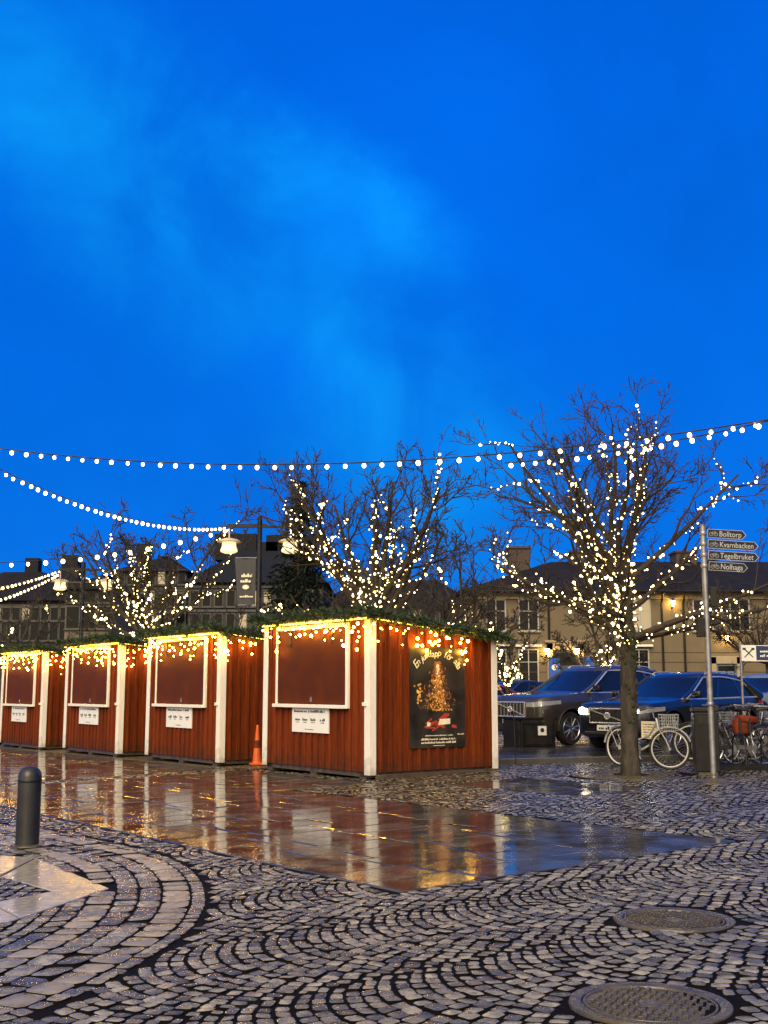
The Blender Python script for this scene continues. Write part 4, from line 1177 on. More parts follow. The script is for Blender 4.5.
# ------------------------------------------------------------------ cars
def interp(tab, x):
    if x <= tab[0][0]: return tab[0][1]
    for (a, b), (c, d) in zip(tab, tab[1:]):
        if x <= c: return b + (d - b) * (x - a) / (c - a)
    return tab[-1][1]
def car(lab, pmat, kind='suv', L=4.95, W=1.96, H=1.78, name='parked_car', group='cars parked behind the cabins', lamps=None, detail=True, clad=False, plate_seed=1, grille='chrome'):
    t = thing(name, lab, 'car', (0, 0, 0), 0, group)
    hw = W / 2
    g = .2 if kind == 'suv' else .16
    belt = H * (.645 if kind == 'suv' else .655)
    hood = H * (.63 if kind == 'suv' else .62)
    wr = .375 if kind == 'suv' else .335
    fa, ra = L * .185, L * .785                      # axles
    cowl = L * .27
    top = [(0, hood * .80), (.03, hood * .86), (.10, hood * .92), (.28, hood * .955), (.7, hood * .985), (cowl, hood * 1.035), (cowl + .5, belt), (L * .7, belt * 1.02), (L - .35, belt * 1.035), (L - .1, belt * 1.0), (L, belt * .93)]
    bot = [(0, g + .22), (.06, g + .14), (.2, g + .06), (.5, g + .02), (L * .8, g + .03), (L - .25, g + .1), (L, g + .24)]
    wid = [(0, .70), (.05, .80), (.14, .885), (.3, .945), (.6, .985), (L * .25, 1.0), (L * .72, 1.0), (L - .5, .97), (L - .15, .90), (L, .82)]
    xs = [0, .02, .05, .09, .14, .2, .28, .38, .5, .65, .8, 1.0, 1.2, cowl, cowl + .2, cowl + .5, L*.45, L*.55, L*.65, L*.75, L - .8, L - .5, L - .32, L - .18, L - .1, L - .04, L]
    xs = sorted(set(round(x, 3) for x in xs))
    def halfw(x): return hw * interp(wid, x)
    def sec(x):
        w, zt, zb = halfw(x), interp(top, x), interp(bot, x); hgt = zt - zb
        return [(0, zb), (w*.8, zb), (w*.93, zb + .03), (w*.985, zb + hgt*.16), (w*.995, zb + hgt*.36), (w, zb + hgt*.58), (w*.99, zb + hgt*.74), (w*.965, zb + hgt*.88), (w*.92, zt - .012), (w*.82, zt + .006), (w*.5, zt + .028), (0, zt + .036)]
    bm = bmesh.new(); rings = []
    for x in xs:
        s = sec(x); full = [(y, z) for y, z in s] + [(-y, z) for y, z in s[-2:0:-1]]
        rings.append([bm.verts.new((x, y, z)) for y, z in full])
    n = len(rings[0])
    for a, b in zip(rings, rings[1:]):
        for j in range(n): bm.faces.new((a[j], a[(j+1) % n], b[(j+1) % n], b[j]))
    bm.faces.new(rings[0][::-1]); bm.faces.new(rings[-1])
    bmesh.ops.recalc_face_normals(bm, faces=bm.faces[:])
    me = bpy.data.meshes.new('car_body'); bm.to_mesh(me); bm.free()
    ob = bpy.data.objects.new('body', me); col.objects.link(ob)
    cut = MB()
    for ax_ in (fa, ra):
        for sy in (-1, 1):
            cut.lathe([(wr + .055, -.14), (wr + .055, .4)], 32, 0, Matrix.Translation((ax_, sy * (hw - .13), wr + .01)) @ Matrix.Rotation(-sy * PI/2, 4, 'X'))
    co = cut.build('cutter', M['blackmetal'])
    bm = bmesh.new(); bm.from_mesh(co.data); bmesh.ops.recalc_face_normals(bm, faces=bm.faces[:]); bm.to_mesh(co.data); bm.free()
    md = ob.modifiers.new('b', 'BOOLEAN'); md.object = co; md.operation = 'DIFFERENCE'; md.solver = 'EXACT'
    dg = bpy.context.evaluated_depsgraph_get(); dg.update()
    me2 = bpy.data.meshes.new_from_object(ob.evaluated_get(dg))
    bpy.data.objects.remove(co); ob.modifiers.clear(); ob.data = me2
    me2.materials.clear(); me2.materials.append(pmat)
    me2.polygons.foreach_set('use_smooth', [True] * len(me2.polygons)); me2.set_sharp_from_angle(angle=R(32))
    ob.parent = t
    # ---- cabin: glass belt, roof, pillars
    xA, xD = cowl - .02, L - .18
    if kind == 'hatch': xB, xC = cowl + 1.0, L - .8
    elif kind == 'sedan': xB, xC, xD = cowl + .95, L - 1.45, L - .75
    else: xB, xC = cowl + 1.02, L - .72
    zr = H - .015
    def zb_(x): return interp(top, x) - .01
    def drop(x):
        f = (x - xB) / (xC - xB); f = max(-.3, min(1.3, f)); return .17 * (f - .42) ** 2
    def ring(k):
        out = []
        xf, xr = xA + (xB - xA)*k, xD + (xC - xD)*k
        wb, wt = hw * .90, hw * .70
        w = wb + (wt - wb) * k ** 1.15
        if k >= .999: pass
        def pt(x, y):
            zb0 = zb_(min(max(x, xA), xD)); return (x, y, zb0 + (zr - .035 - drop(x) - zb0) * k)
        nF, nS = 6, 10
        for i in range(nF): y = -w*.93 + 2*w*.93*i/(nF-1); out.append(pt(xf + .16 * (y/w)**2, y))
        for i in range(nS): f = (i + .35)/(nS - .3); out.append(pt(xf + .22 + (xr - xf - .36)*f, w * (1 - .04*abs(2*f-1)**3)))
        for i in range(nF): y = w*.93 - 2*w*.93*i/(nF-1); out.append(pt(xr - .10 * (y/w)**2, y))
        for i in range(nS): f = (i + .35)/(nS - .3); out.append(pt(xr - .14 - (xr - xf - .36)*f, -w * (1 - .04*abs(2*f-1)**3)))
        return out
    KS = [0, .25, .5, .75, .92]
    RG = [ring(k) for k in KS]; nn = len(RG[0]); nF, nS = 6, 10
    segs = {'windscreen': range(0, nF - 1), 'side_window': range(nF - 1, nF + nS), 'rear_window': range(nF + nS, 2*nF + nS - 1), 'side_window.001': range(2*nF + nS - 1, nn)}
    for nm, rg in segs.items():
        q = MB(); m_ = {}
        for k in range(len(KS)):
            for j in list(rg) + [(rg[-1] + 1)]:
                m_[k, j] = len(q.v); q.v.append(RG[k][j % nn])
        for k in range(len(KS) - 1):
            for j in rg: q.face((m_[k, j], m_[k, j+1], m_[k+1, j+1], m_[k+1, j]))
        q.build(nm.split('.')[0], M['glass'], t, 60)
    q = MB()
    r0 = ring(.92); r1 = ring(1.0)
    cx_ = sum(p[0] for p in r1)/nn
    lv = [[(cx_ + (p[0]-cx_)*1.008, p[1]*1.012, p[2] - .004) for p in r0], [(p[0], p[1], p[2] + .012) for p in r1], [(cx_ + (p[0]-cx_)*.9, p[1]*.86, p[2] + .034) for p in r1], [(cx_ + (p[0]-cx_)*.5, p[1]*.45, zr + .012) for p in r1]]
    for a in lv: q.v += a
    for k in range(3):
        for j in range(nn): q.face((k*nn+j, k*nn+(j+1) % nn, (k+1)*nn+(j+1) % nn, (k+1)*nn+j))
    q.face([3*nn+j for j in range(nn)])
    roof = q.build('roof', pmat, t, 50)
    def side_pt(sy, x_at_belt_f, k):
        xf, xr = xA + (xB-xA)*k, xD + (xC-xD)*k; wb, wt = hw*.90, hw*.70; w = wb + (wt-wb)*k**1.15
        f = x_at_belt_f; x = xf + .16 + (xr - xf - .26) * f
        zb0 = zb_(min(max(x, xA), xD)); return Vector((x, sy*(w*(1 - .04*abs(2*f-1)**3) + .004), zb0 + (zr - .035 - drop(x) - zb0)*k))
    def pillar(q): q.build('pillar', pmat, t, 60)
    for sy in (-1, 1):
        q = MB(); q.tube([side_pt(sy, -.005, k) for k in (0, .3, .6, .95)], [.045, .04, .036, .034], 6); pillar(q)
        for f, wd in ((.40, .045), (.74, .05)):
            pts = [side_pt(sy, f, k) for k in (0, .3, .6, .93)]
            q = MB()
            for p_ in pts: q.v += [(p_.x - wd, p_.y + sy*.003, p_.z), (p_.x + wd, p_.y + sy*.003, p_.z)]
            for i in range(3): q.face((2*i, 2*i+1, 2*i+3, 2*i+2))
            pillar(q)
        q = MB()
        if kind != 'sedan': q.tube([side_pt(sy, 1.0, k) for k in (0, .3, .6, .95)], [.12, .10, .08, .06], 6)
        else: q.tube([side_pt(sy, .98, k) for k in (0, .3, .6, .95)], [.1, .08, .07, .05], 6)
        pillar(q)
    if detail:
        q = MB()
        for sy in (-1, 1):
            q.tube([side_pt(sy, -.03 + .99*i/12, .015) + Vector((0, sy*.012, 0)) for i in range(13)], .02, 6)
            q.tube([side_pt(sy, .015, k) + Vector((0, sy*.03, 0)) for k in (0.02, .3, .6, .86)] + [side_pt(sy, .02 + .9*i/10, .9 - .12*(i/10)**3) + Vector((0, sy*.012, 0)) for i in range(11)] + [side_pt(sy, .985, .5) + Vector((0, sy*.01, 0)), side_pt(sy, .985, .05) + Vector((0, sy*.01, 0))], .021, 6)
        q.build('window_trim', M['chrome'], t, 60)
        q = MB()
        for sy in (-1, 1):
            q.tube([side_pt(sy, .06, .985) + Vector((0, 0, .015))] + [side_pt(sy, .1 + .8*i/8, 1.0) + Vector((0, -sy*.03, .055)) for i in range(9)] + [side_pt(sy, .96, .985) + Vector((0, 0, .015))], .016, 6)
        q.build('roof_rail', M['chrome'], roof, 60)
        q = MB()       # door shut lines, handles
        for f in (cowl + .18, cowl + 1.12, L*.73):
            q.tube([(f + .02*k, -(halfw(f)*y_ + .001), interp(bot, f) + (interp(top, f) - interp(bot, f))*z_) for k, (z_, y_) in enumerate(((.16, .985), (.36, .995), (.58, 1.0), (.74, .99), (.88, .965)))], .006, 4)
        q.build('door_gap', M['ink'], t)
        for f in (cowl + .95, L*.70):
            h_ = MB(); zz = interp(top, f) - .14; h_.box((f - .11, -halfw(f)*.985 - .025, zz - .012), (f + .11, -halfw(f)*.985 + .03, zz + .012), bev=.006); h_.build('door_handle', pmat, t)
        for sy in (-1, 1):
            mm = MB(); b = side_pt(sy, .08, .02)
            mm.box((b.x - .07, sy*hw*.93 - .02*0 - (.0 if sy > 0 else .2), b.z + .03), (b.x + .05, sy*hw*.93 + (.2 if sy > 0 else 0), b.z + .17), bev=.03)
            mr = mm.build('mirror', pmat if not clad else M['blackmetal'], t, 50)
    # wheels
    for ax_ in (fa, ra):
        for sy in (-1, 1):
            Mx = Matrix.Translation((ax_, sy*(hw - .13), wr)) @ Matrix.Rotation(-sy*PI/2, 4, 'X')
            q = MB(); q.lathe([(wr*.70, -.1), (wr*.93, -.11), (wr, -.06), (wr, .06), (wr*.93, .11), (wr*.70, .10)], 32, 0, Mx); wh = q.build('wheel', M['tyre'], t, 40)
            q = MB(); q.lathe([(wr*.71, .095), (wr*.69, .11), (wr*.65, .09), (wr*.64, .02)], 32, 0, Mx, caps=False)
            for k in range(5):
                for dlt in (-.16, .16):
                    a = 2*PI*k/5 + dlt*.6; b = 2*PI*k/5 + dlt*1.5
                    q.tube([Mx @ Vector((wr*.12*math.cos(a), wr*.12*math.sin(a), .085)), Mx @ Vector((wr*.67*math.cos(b), wr*.67*math.sin(b), .09))], [.028, .018], 6)
            q.lathe([(.075, .06), (.07, .10), (.03, .106), (.001, .106)], 16, 0, Mx, caps=False)
            q.build('rim', M['rim'], wh, 50)
            q = MB(); q.lathe([(wr*.64, .03), (.001, .028)], 24, 0, Mx, caps=False); q.build('brake_disc', M['darkgrey'], wh)
    for ax_ in (fa, ra):
        for sy in (-1, 1):
            q = MB()
            pts = [(ax_ + (wr + .058)*math.cos(a), sy*(halfw(ax_) * .995), wr + .01 + (wr + .058)*math.sin(a)) for a in [R(-8) + R(196)*i/20 for i in range(21)]]
            q.tube(pts, .026 if clad else .012, 6)
            q.build('wheel_arch', M['darkgrey'] if clad else pmat, t, 60)
    # nose: grille, lights, plate, bumper
    def band(x0s, z0f, z1f, sy, o=.006, fold=0):
        q = MB(); n0 = 0
        pts = []
        for x in x0s:
            w = halfw(x); pts.append((x - (.012 if x < .1 else 0), sy*(w*.985 + o)))
        for i, (x, y) in enumerate(pts):
            k = i / max(1, len(pts) - 1)
            q.v += [(x, y, z0f[0] + (z0f[1]-z0f[0])*k), (x, y, z1f[0] + (z1f[1]-z1f[0])*k)]
        return q, pts
    zg0, zg1 = hood*.56, hood*.84
    gw = hw*.46
    q = MB(); q.box((-.035, -gw, zg0), (.03, gw, zg1), bev=.012); gr = q.build('grille', M['ink'], t)
    q = MB()
    for k in range(9): y = -gw + .04 + (2*gw - .08)*k/8; q.box((-.043, y - .008, zg0 + .02), (-.034, y + .008, zg1 - .02))
    q.build('grille_bar', M['chrome'] if grille == 'chrome' else M['darkgrey'], gr)
    q = MB(); zc = (zg0+zg1)/2
    q.tube([(-.036, -gw, zg0), (-.036, gw, zg0), (-.036, gw, zg1), (-.036, -gw, zg1)], .018, 6, close=True)
    q.tube([(-.05, -gw + .03, zg0 + .03), (-.05, gw - .03, zg1 - .03)], .014, 5)
    q.build('grille_frame', M['chrome'], gr, 50)
    q = MB(); q.lathe([(.075, 0), (.075, .02), (.055, .026), (.05, .02), (.001, .02)], 20, 0, Matrix.Translation((-.045, 0, zc)) @ Matrix.Rotation(-PI/2, 4, 'Y'), caps=False); q.build('emblem', M['chrome'], gr)
    q = MB(); q.box((-.03, -hw*.62, g + .12), (.05, hw*.62, zg0 - .17), bev=.02); q.build('bumper_intake', M['ink'], t)
    q = MB(); q.box((-.05, -.26, zg0 - .155), (-.02, .26, zg0 - .045), bev=.003); pl = q.build('number_plate', M['plate'], t)
    q = MB(); scribble(q, random.Random(plate_seed), -.21, zg0 - .13, .42, .065, lambda a, z: (-.052, -a, z), dens=.9); q.build('lettering', M['ink'], pl)
    for sy in (-1, 1):
        zl0, zl1 = hood*.75, hood*.84
        q = MB(); path = []
        x0s = [-.008, .02, .05, .09, .14, .2, .28, .38, .5, .6]
        ys = []
        n0 = 0
        P_ = [(-.012, sy*gw*1.06)] + [(x - .012 if x < .06 else x - .004, sy*(halfw(x)*(.985 if x > .1 else 1.0) + .004)) for x in x0s]
        for i, (x, y) in enumerate(P_):
            k = i/(len(P_)-1); q.v += [(x, y, zl0 + (zl1 - .035 - zl0)*max(0, k*1.25 - .25)), (x, y, zl1 + .045*k)]
        for i in range(len(P_)-1): q.face((2*i, 2*i+2, 2*i+3, 2*i+1))
        hl = q.build('headlight', M['lens'], t, 60)
        if lamps:
            q = MB(); q.sphere((-.035, sy*hw*.66, (zl0+zl1)/2 - .005), .075, 12, 8); q.build('lit_lamp', M[lamps[0] if sy > 0 else lamps[1]], hl, 180)
        q = MB()
        x1s = [L - .42, L - .3, L - .18, L - .1, L - .04, L + .0]
        for i, x in enumerate(x1s): q.v += [(x + (.006 if x >= L - .1 else 0), sy*(halfw(x)*.975 + .012), interp(top, x)*.80), (x + (.006 if x >= L - .1 else 0), sy*(halfw(x)*.955 + .012), interp(top, x)*.95)]
        for i in range(len(x1s)-1): q.face((2*i, 2*i+2, 2*i+3, 2*i+1))
        q.build('tail_light', M['tail'], t, 60)
    q = MB()
    for sy in (-1, 1):
        xs2 = [.5*k for k in range(2, int(L*2) - 1)]
        q.tube([(x, sy*(halfw(x)*.97), interp(bot, x) + .05) for x in (fa + wr + .1, (fa+ra)/2, ra - wr - .1)], .05 if clad else .03, 6)
    q.build('sill', M['darkgrey'], t, 60)
    q = MB(); q.box((L - .02, -.26, H*.42), (L + .02, .26, H*.42 + .11), bev=.003); q.build('rear_plate', M['plate'], t)
    return t
def put(t, px, py, lx, ly, deg):
    p = gpt(px, py); a = R(deg)
    t.rotation_euler = (0, 0, a)
    x = p.x - (lx*math.cos(a) - ly*math.sin(a)); y = p.y - (lx*math.sin(a) + ly*math.cos(a))
    t.location = (x, y, gz(p.x) + .10)
CB = 38
c1 = car('large dark bronze SUV with chrome grille, the biggest parked car beside the cabin', paint('bronze_grey_paint', (.03, .025, .021)), 'suv', 4.95, 1.98, 1.80, clad=True, plate_seed=4)
put(c1, 573, 750, 4.95*.185, -.99, CB)
c2 = car('dark blue estate car with lit headlights behind the big tree and the silver bicycle', paint('dark_blue_paint', (.007, .009, .014)), 'suv', 4.7, 1.90, 1.58, lamps=('headlamp_warm', 'headlamp'), plate_seed=9, grille='dark')
put(c2, 676, 757, 4.7*.185, -.95, 43)
c3 = car('dark hatchback mostly hidden by the cabin corner, with an orange glint on its flank', paint('rust_orange_paint', (.16, .035, .012)), 'hatch', 4.2, 1.78, 1.47, detail=False, plate_seed=2)
put(c3, 452, 733, .8, -.89, CB)
c4 = car('black hatchback between the cabin and the bronze SUV, in the row behind', paint('black_paint', (.012, .013, .016)), 'hatch', 4.2, 1.78, 1.55, detail=False, plate_seed=3)
put(c4, 500, 724, .8, -.89, CB)
c5 = car('dark blue car whose roof shows just above the black hatchback', paint('navy_paint', (.012, .022, .05)), 'suv', 4.4, 1.8, 1.68, detail=False, plate_seed=5)
put(c5, 478, 716, .8, -.9, CB)
c6 = car('pale blue estate car at the right edge behind the parked bicycles', paint('pale_blue_paint', (.14, .19, .25)), 'suv', 4.6, 1.85, 1.55, detail=False, plate_seed=6)
put(c6, 762, 735, .8, -.92, CB)
c7 = car('blue car seen as a roof between the lit estate car and the beige building', paint('blue_paint', (.02, .045, .11)), 'suv', 4.5, 1.82, 1.52, detail=False, plate_seed=7)
put(c7, 655, 720, .8, -.9, CB)
c8 = car('dark car behind the signpost, its roof below the narrow lit door', paint('slate_paint', (.03, .035, .045)), 'hatch', 4.3, 1.8, 1.5, detail=False, plate_seed=8)
put(c8, 706, 718, .8, -.9, CB)
# ------------------------------------------------------------------ bicycles
def bicycle(lab, px, py, deg, fm, rimm, scale=1.0, basket=True, sign=False, group='bicycles parked by the rack', steer=0.0, lean=0.0):
    "front wheel at +x; (px, py) is where the front tyre meets the ground"
    t = thing('bicycle', lab, 'bicycle', (0, 0, 0), 0, group)
    wr, wb = .345, 1.08
    for cx_, nm in ((wb, 'wheel'), (0, 'wheel')):
        C = Vector((cx_, 0, wr))
        circ = lambda r, y=0: [C + Vector((r*math.cos(2*PI*k/36), y, r*math.sin(2*PI*k/36))) for k in range(36)]
        q = MB(); q.tube(circ(wr - .018), .019, 8, close=True); wh = q.build('wheel', M['tyre'], t, 60)
        q = MB(); q.tube(circ(wr - .045), .015, 6, close=True); q.build('rim', M[rimm], wh, 60)
        q = MB()
        for k in range(28):
            a = 2*PI*k/28; q.tube([C + Vector((.02*math.cos(a+1.2), .02*(-1)**k, .02*math.sin(a+1.2))), C + Vector(((wr-.05)*math.cos(a), 0, (wr-.05)*math.sin(a)))], .0018, 3, caps=False)
        q.tube([C + Vector((0, -.05, 0)), C + Vector((0, .05, 0))], .022, 8)
        q.build('spoke', M['steel'], wh)
        q = MB()
        a0, a1 = (R(25), R(170)) if cx_ == 0 else (R(20), R(150))
        pts = [C + Vector(((wr + .02)*math.cos(a0 + (a1-a0)*k/14), 0, (wr + .02)*math.sin(a0 + (a1-a0)*k/14))) for k in range(15)]
        for s in (-.022, .022): q.tube([p + Vector((0, s, 0)) for p in pts], .008, 4)
        q.tube(pts, .016, 4); q.build('mudguard', M[fm], t, 60)
    bbk = Vector((.44, 0, .29)); st = Vector((.28, 0, .80)); hd0 = Vector((.90, 0, .62)); hd1 = Vector((.84, 0, .86)); rx = Vector((0, 0, wr)); fx = Vector((wb, 0, wr))
    q = MB()
    q.tube([bbk, st], .017, 8); q.tube([bbk, Vector((.68, 0, .40)), hd0], .02, 8); q.tube([bbk.lerp(st, .35), Vector((.66, 0, .56)), hd1 - Vector((-.01, 0, .06))], .015, 8); q.tube([hd0, hd1], .021, 8)
    for s in (-.055, .055):
        q.tube([rx + Vector((0, s, 0)), bbk + Vector((0, s*.5, 0))], .010, 6); q.tube([rx + Vector((0, s, 0)), st + Vector((0, s*.3, -.05))], .009, 6)
    q.build('frame', M[fm], t, 60)
    q = MB()
    for s in (-.05, .05): q.tube([fx + Vector((0, s, 0)), Vector((1.02, s, .5)), hd0 + Vector((0.01, s*.7, .06))], .012, 6)
    q.build('fork', M[fm], t, 60)
    q = MB(); q.tube([hd1, hd1 + Vector((-.03, 0, .14))], .013, 6); b0 = hd1 + Vector((-.03, 0, .14))
    q.tube([b0 + Vector((-.2, -.29, .0)), b0 + Vector((-.08, -.27, .04)), b0 + Vector((.03, -.08, .03)), b0 + Vector((.03, .08, .03)), b0 + Vector((-.08, .27, .04)), b0 + Vector((-.2, .29, .0))], .012, 6); hb = q.build('handlebar', M['steel'], t, 60)
    q = MB()
    for s in (-1, 1): q.tube([b0 + Vector((-.21, s*.29, 0)), b0 + Vector((-.1, s*.275, .033))], .018, 8)
    q.build('grip', M['ink'], hb)
    q = MB(); q.tube([st, st + Vector((-.03, 0, .12))], .013, 6)
    sd = q.build('seat_post', M['steel'], t)
    q = MB(); c = st + Vector((-.05, 0, .15))
    rings = [(-.14, .085, .0), (-.12, .10, .02), (-.04, .09, .025), (.05, .045, .02), (.13, .022, .01), (.15, .01, 0)]
    for x, w, z in rings:
        for k in range(8): q.v.append(tuple(c + Vector((x, w*math.cos(2*PI*k/8), z + .03*math.sin(2*PI*k/8)))))
    for i in range(len(rings)-1):
        for k in range(8): q.face((i*8+k, i*8+(k+1)%8, (i+1)*8+(k+1)%8, (i+1)*8+k))
    q.face(range(8)); q.face([(len(rings)-1)*8+k for k in range(8)]); q.build('saddle', M['ink'], sd, 60)
    q = MB()
    for s in (-.07, .07): q.tube([Vector((.2, s, .74)), Vector((-.3, s, .73))], .007, 5); q.tube([Vector((-.2, s, .73)), rx + Vector((0, s, 0))], .006, 5)
    for k in range(5): q.tube([Vector((.15 - .1*k, -.07, .74)), Vector((.15 - .1*k, .07, .74))], .005, 4)
    q.build('carrier', M['steel'], t, 60)
    q = MB(); q.lathe([(.09, -.004), (.09, .004)], 20, 0, Matrix.Translation(bbk + Vector((0, -.06, 0))) @ Matrix.Rotation(PI/2, 4, 'X'))
    q.tube([bbk + Vector((0, -.07, 0)), bbk + Vector((.10, -.08, -.13))], .01, 5); q.tube([bbk + Vector((0, .07, 0)), bbk + Vector((-.10, .08, .13))], .01, 5)
    q.box((.49, -.17, .15), (.59, -.08, .17)); q.box((.29, .08, .41), (.39, .17, .43)); q.build('crank', M['steel'], t)
    q = MB(); q.box((.02, -.075, .30), (.46, -.065, .37), bev=.004); q.build('chain_guard', M['yellow' if sign else fm], t)
    q = MB(); q.tube([Vector((.08, .04, wr)), Vector((.02, .2, .0))], .009, 5); q.build('kickstand', M['steel'], t)
    if basket:
        q = MB(); x0, x1, y0, y1, z0, z1 = .93, 1.22, -.18, .18, .66, .92
        for k in range(6):
            z = z0 + (z1-z0)*k/5; e = .02*k/5
            q.tube([(x0-e, y0-e, z), (x1+e, y0-e, z), (x1+e, y1+e, z), (x0-e, y1+e, z)], .0045 if k < 5 else .008, 4, close=True)
        for k in range(9):
            f = k/8
            for a, b in (((x0+(x1-x0)*f, y0), 0), ((x0+(x1-x0)*f, y1), 0), ((x0, y0+(y1-y0)*f), 0), ((x1, y0+(y1-y0)*f), 0)): q.tube([(a[0], a[1], z0), (a[0] + (.02 if a[0] == x1 else -.02 if a[0] == x0 else 0), a[1] + (.02 if a[1] == y1 else -.02 if a[1] == y0 else 0), z1)], .0035, 3)
            q.tube([(x0+(x1-x0)*f, y0, z0), (x0+(x1-x0)*f, y1, z0)], .0035, 3)
        q.build('basket', M['basket'], t)
    if steer:
        c = Vector((.97, 0, 0)); Rz = Matrix.Rotation(steer, 3, 'Z')
        kids_ = [o for o in col.objects if o.parent == t]
        for o in kids_:
            nm = o.name.split('.')[0]
            if nm in ('fork', 'handlebar', 'basket') or (nm in ('wheel', 'mudguard') and max(v.co.x for v in o.data.vertices) > 1.0):
                o.rotation_euler = (0, 0, steer); o.location = c - Rz @ c
    p = gpt(px, py); a = R(deg); t.rotation_euler = (lean, 0, a)
    t.location = (p.x - wb*math.cos(a), p.y - wb*math.sin(a), gz(p.x) - .002)
    return t
b1 = bicycle('silver city bicycle with white rims and a wire front basket, leaning behind the big trunk', 669, 770, -54, 'silverbike', 'whiterim', steer=R(42))
b1.location.z -= 0
tt = thing('notice_board', 'cream paper notice fixed in the frame of the silver bicycle', 'notice', b1.location, R(-54))
q = MB(); q.box((.47, .03, .50), (.86, .036, .80), bev=.002); q.build('panel', M['pbright'], tt)
q = MB(); rr = random.Random(4)
for k in range(5): scribble(q, rr, .51, .74 - .045*k, .3, .02, lambda a, z: (a, .0285, z), dens=.9)
q.build('lettering', M['ink'], tt)
bicycle('black bicycle standing behind the litter bin with its pale front rim showing', 692, 761, 172, 'blackbike', 'whiterim', basket=False)
bicycle('black bicycle in the rack directly right of the signpost with a wire basket', 726, 765, 200, 'blackbike', 'rim')
b4 = bicycle('dark bicycle in the rack with an orange red pannier bag on its carrier', 764, 766, 15, 'blackbike', 'rim', basket=False)
bicycle('black bicycle at the right edge of the photo with a basket, behind the red bag', 772, 757, 195, 'blackbike', 'rim')
bicycle('grey bicycle at the right edge of the photo, front wheel turned to the camera', 786, 770, -60, 'steel', 'rim')
bicycle('black bicycle squeezed between the litter bin and the orange red bag', 735, 762, 188, 'blackbike', 'rim', basket=False)
bicycle('black bicycle behind the orange red bag, its front wheel pointing right', 776, 761, 8, 'blackbike', 'rim', basket=False)
p = gpt(744, 768)
tt = thing('pannier_bag', 'orange red pannier bag with folded flap hanging by the parked bicycles', 'bag', (p.x, p.y, gz(p.x)), R(12))
q = MB(); q.box((-.17, -.10, .56), (.15, .08, .84), bev=.05); q.build('body', M['redbag'], tt, 50)
q = MB(); q.box((-.19, -.13, .76), (.15, .10, .88), 0, Matrix.Rotation(R(7), 4, 'Y'), .03); q.build('flap', M['redbag'], tt, 50)
q = MB()
for x in (-.1, .07): q.box((x - .02, -.14, .58), (x + .02, -.10, .84), bev=.004)
q.build('strap', M['ink'], tt)
# bicycle rack
p = gpt(762, 772)
t = thing('bicycle_rack', 'low dark metal bicycle rack with hoops at the right edge of the photo', 'bicycle rack', (p.x, p.y, gz(p.x)), R(8))
q = MB(); q.box((-.9, -.03, .03), (1.6, .03, .09)); q.box((-.9, .5, .03), (1.6, .56, .09)); q.build('rail', M['blackmetal'], t)
for k in range(5):
    q = MB(); x = -.75 + .5*k; q.tube([(x, 0, .08), (x, .04, .5), (x, .12, .58), (x, .4, .58), (x, .5, .5), (x, .53, .08)], .014, 6); q.build('hoop', M['blackmetal'], t, 60)
# ------------------------------------------------------------------ litter bin, planter, thin post
p = gpt(709, 775)
t = thing('litter_bin', 'tall narrow black litter bin beside the foot of the signpost', 'litter bin', (p.x, p.y + .12, gz(p.x)), R(-6))
q = MB(); q.box((-.19, -.17, .05), (.19, .17, .98), bev=.015); q.build('body', M['blackmetal'], t)
q = MB(); q.box((-.205, -.185, .985), (.205, .185, 1.06), bev=.02); q.box((-.13, -.176, .80), (.13, -.168, .93)); q.build('lid', M['darkgrey'], t)
q = MB(); q.box((-.15, -.14, -.02), (.15, .14, .048)); q.build('base', M['iron'], t)
p = gpt(532, 752)
t = thing('planter_box', 'dark square planter box with sparse plants and a pale notice before the bronze SUV', 'planter', (p.x, p.y + .45, gz(p.x)), R(20))
q = MB(); a, h = .42, .70
for s in (-1, 1):
    q.box((-a, s*a - .03, .06), (a, s*a + .03, h), bev=.006); q.box((s*a - .031, -a + .032, .06), (s*a + .031, a - .032, h), bev=.006)
q.box((-a + .03, -a + .03, .1), (a - .03, a - .03, h - .1)); q.build('body', M['darkgrey'], t)
q = MB()
for s in (-1, 1): q.box((-a - .05, s*a - .05, h + .001), (a + .05, s*a + .05, h + .05), bev=.006); q.box((s*a - .05, -a + .052, h + .0015), (s*a + .05, a - .052, h + .0495), bev=.006)
for s in (-1, 1):
    q.box((s*.36 - .03, -a - .045, .12), (s*.36 + .03, -a - .031, h - .06)); 
q.box((-.33, -a - .045, .12), (.33, -a - .031, .17)); q.box((-.33, -a - .045, h - .11), (.33, -a - .031, h - .06)); q.build('rim', M['blackmetal'], t)
q = MB()
for sx in (-1, 1):
    for sy in (-1, 1): q.box((sx*.33 - .05, sy*.33 - .05, -.02), (sx*.33 + .05, sy*.33 + .05, .062))
q.build('foot', M['blackmetal'], t)
q = MB(); q.box((-.02, -a - .052, .36), (.19, -a - .046, .56)); q.build('notice', M['signwhite'], t)
q = MB(); q.poly([(.085 + .05*math.cos(k*PI/5), -a - .0535, .47 + .05*math.sin(k*PI/5)) for k in range(10)]); q.build('notice_mark', M['ink'], t)
q = MB(); rr = random.Random(6)
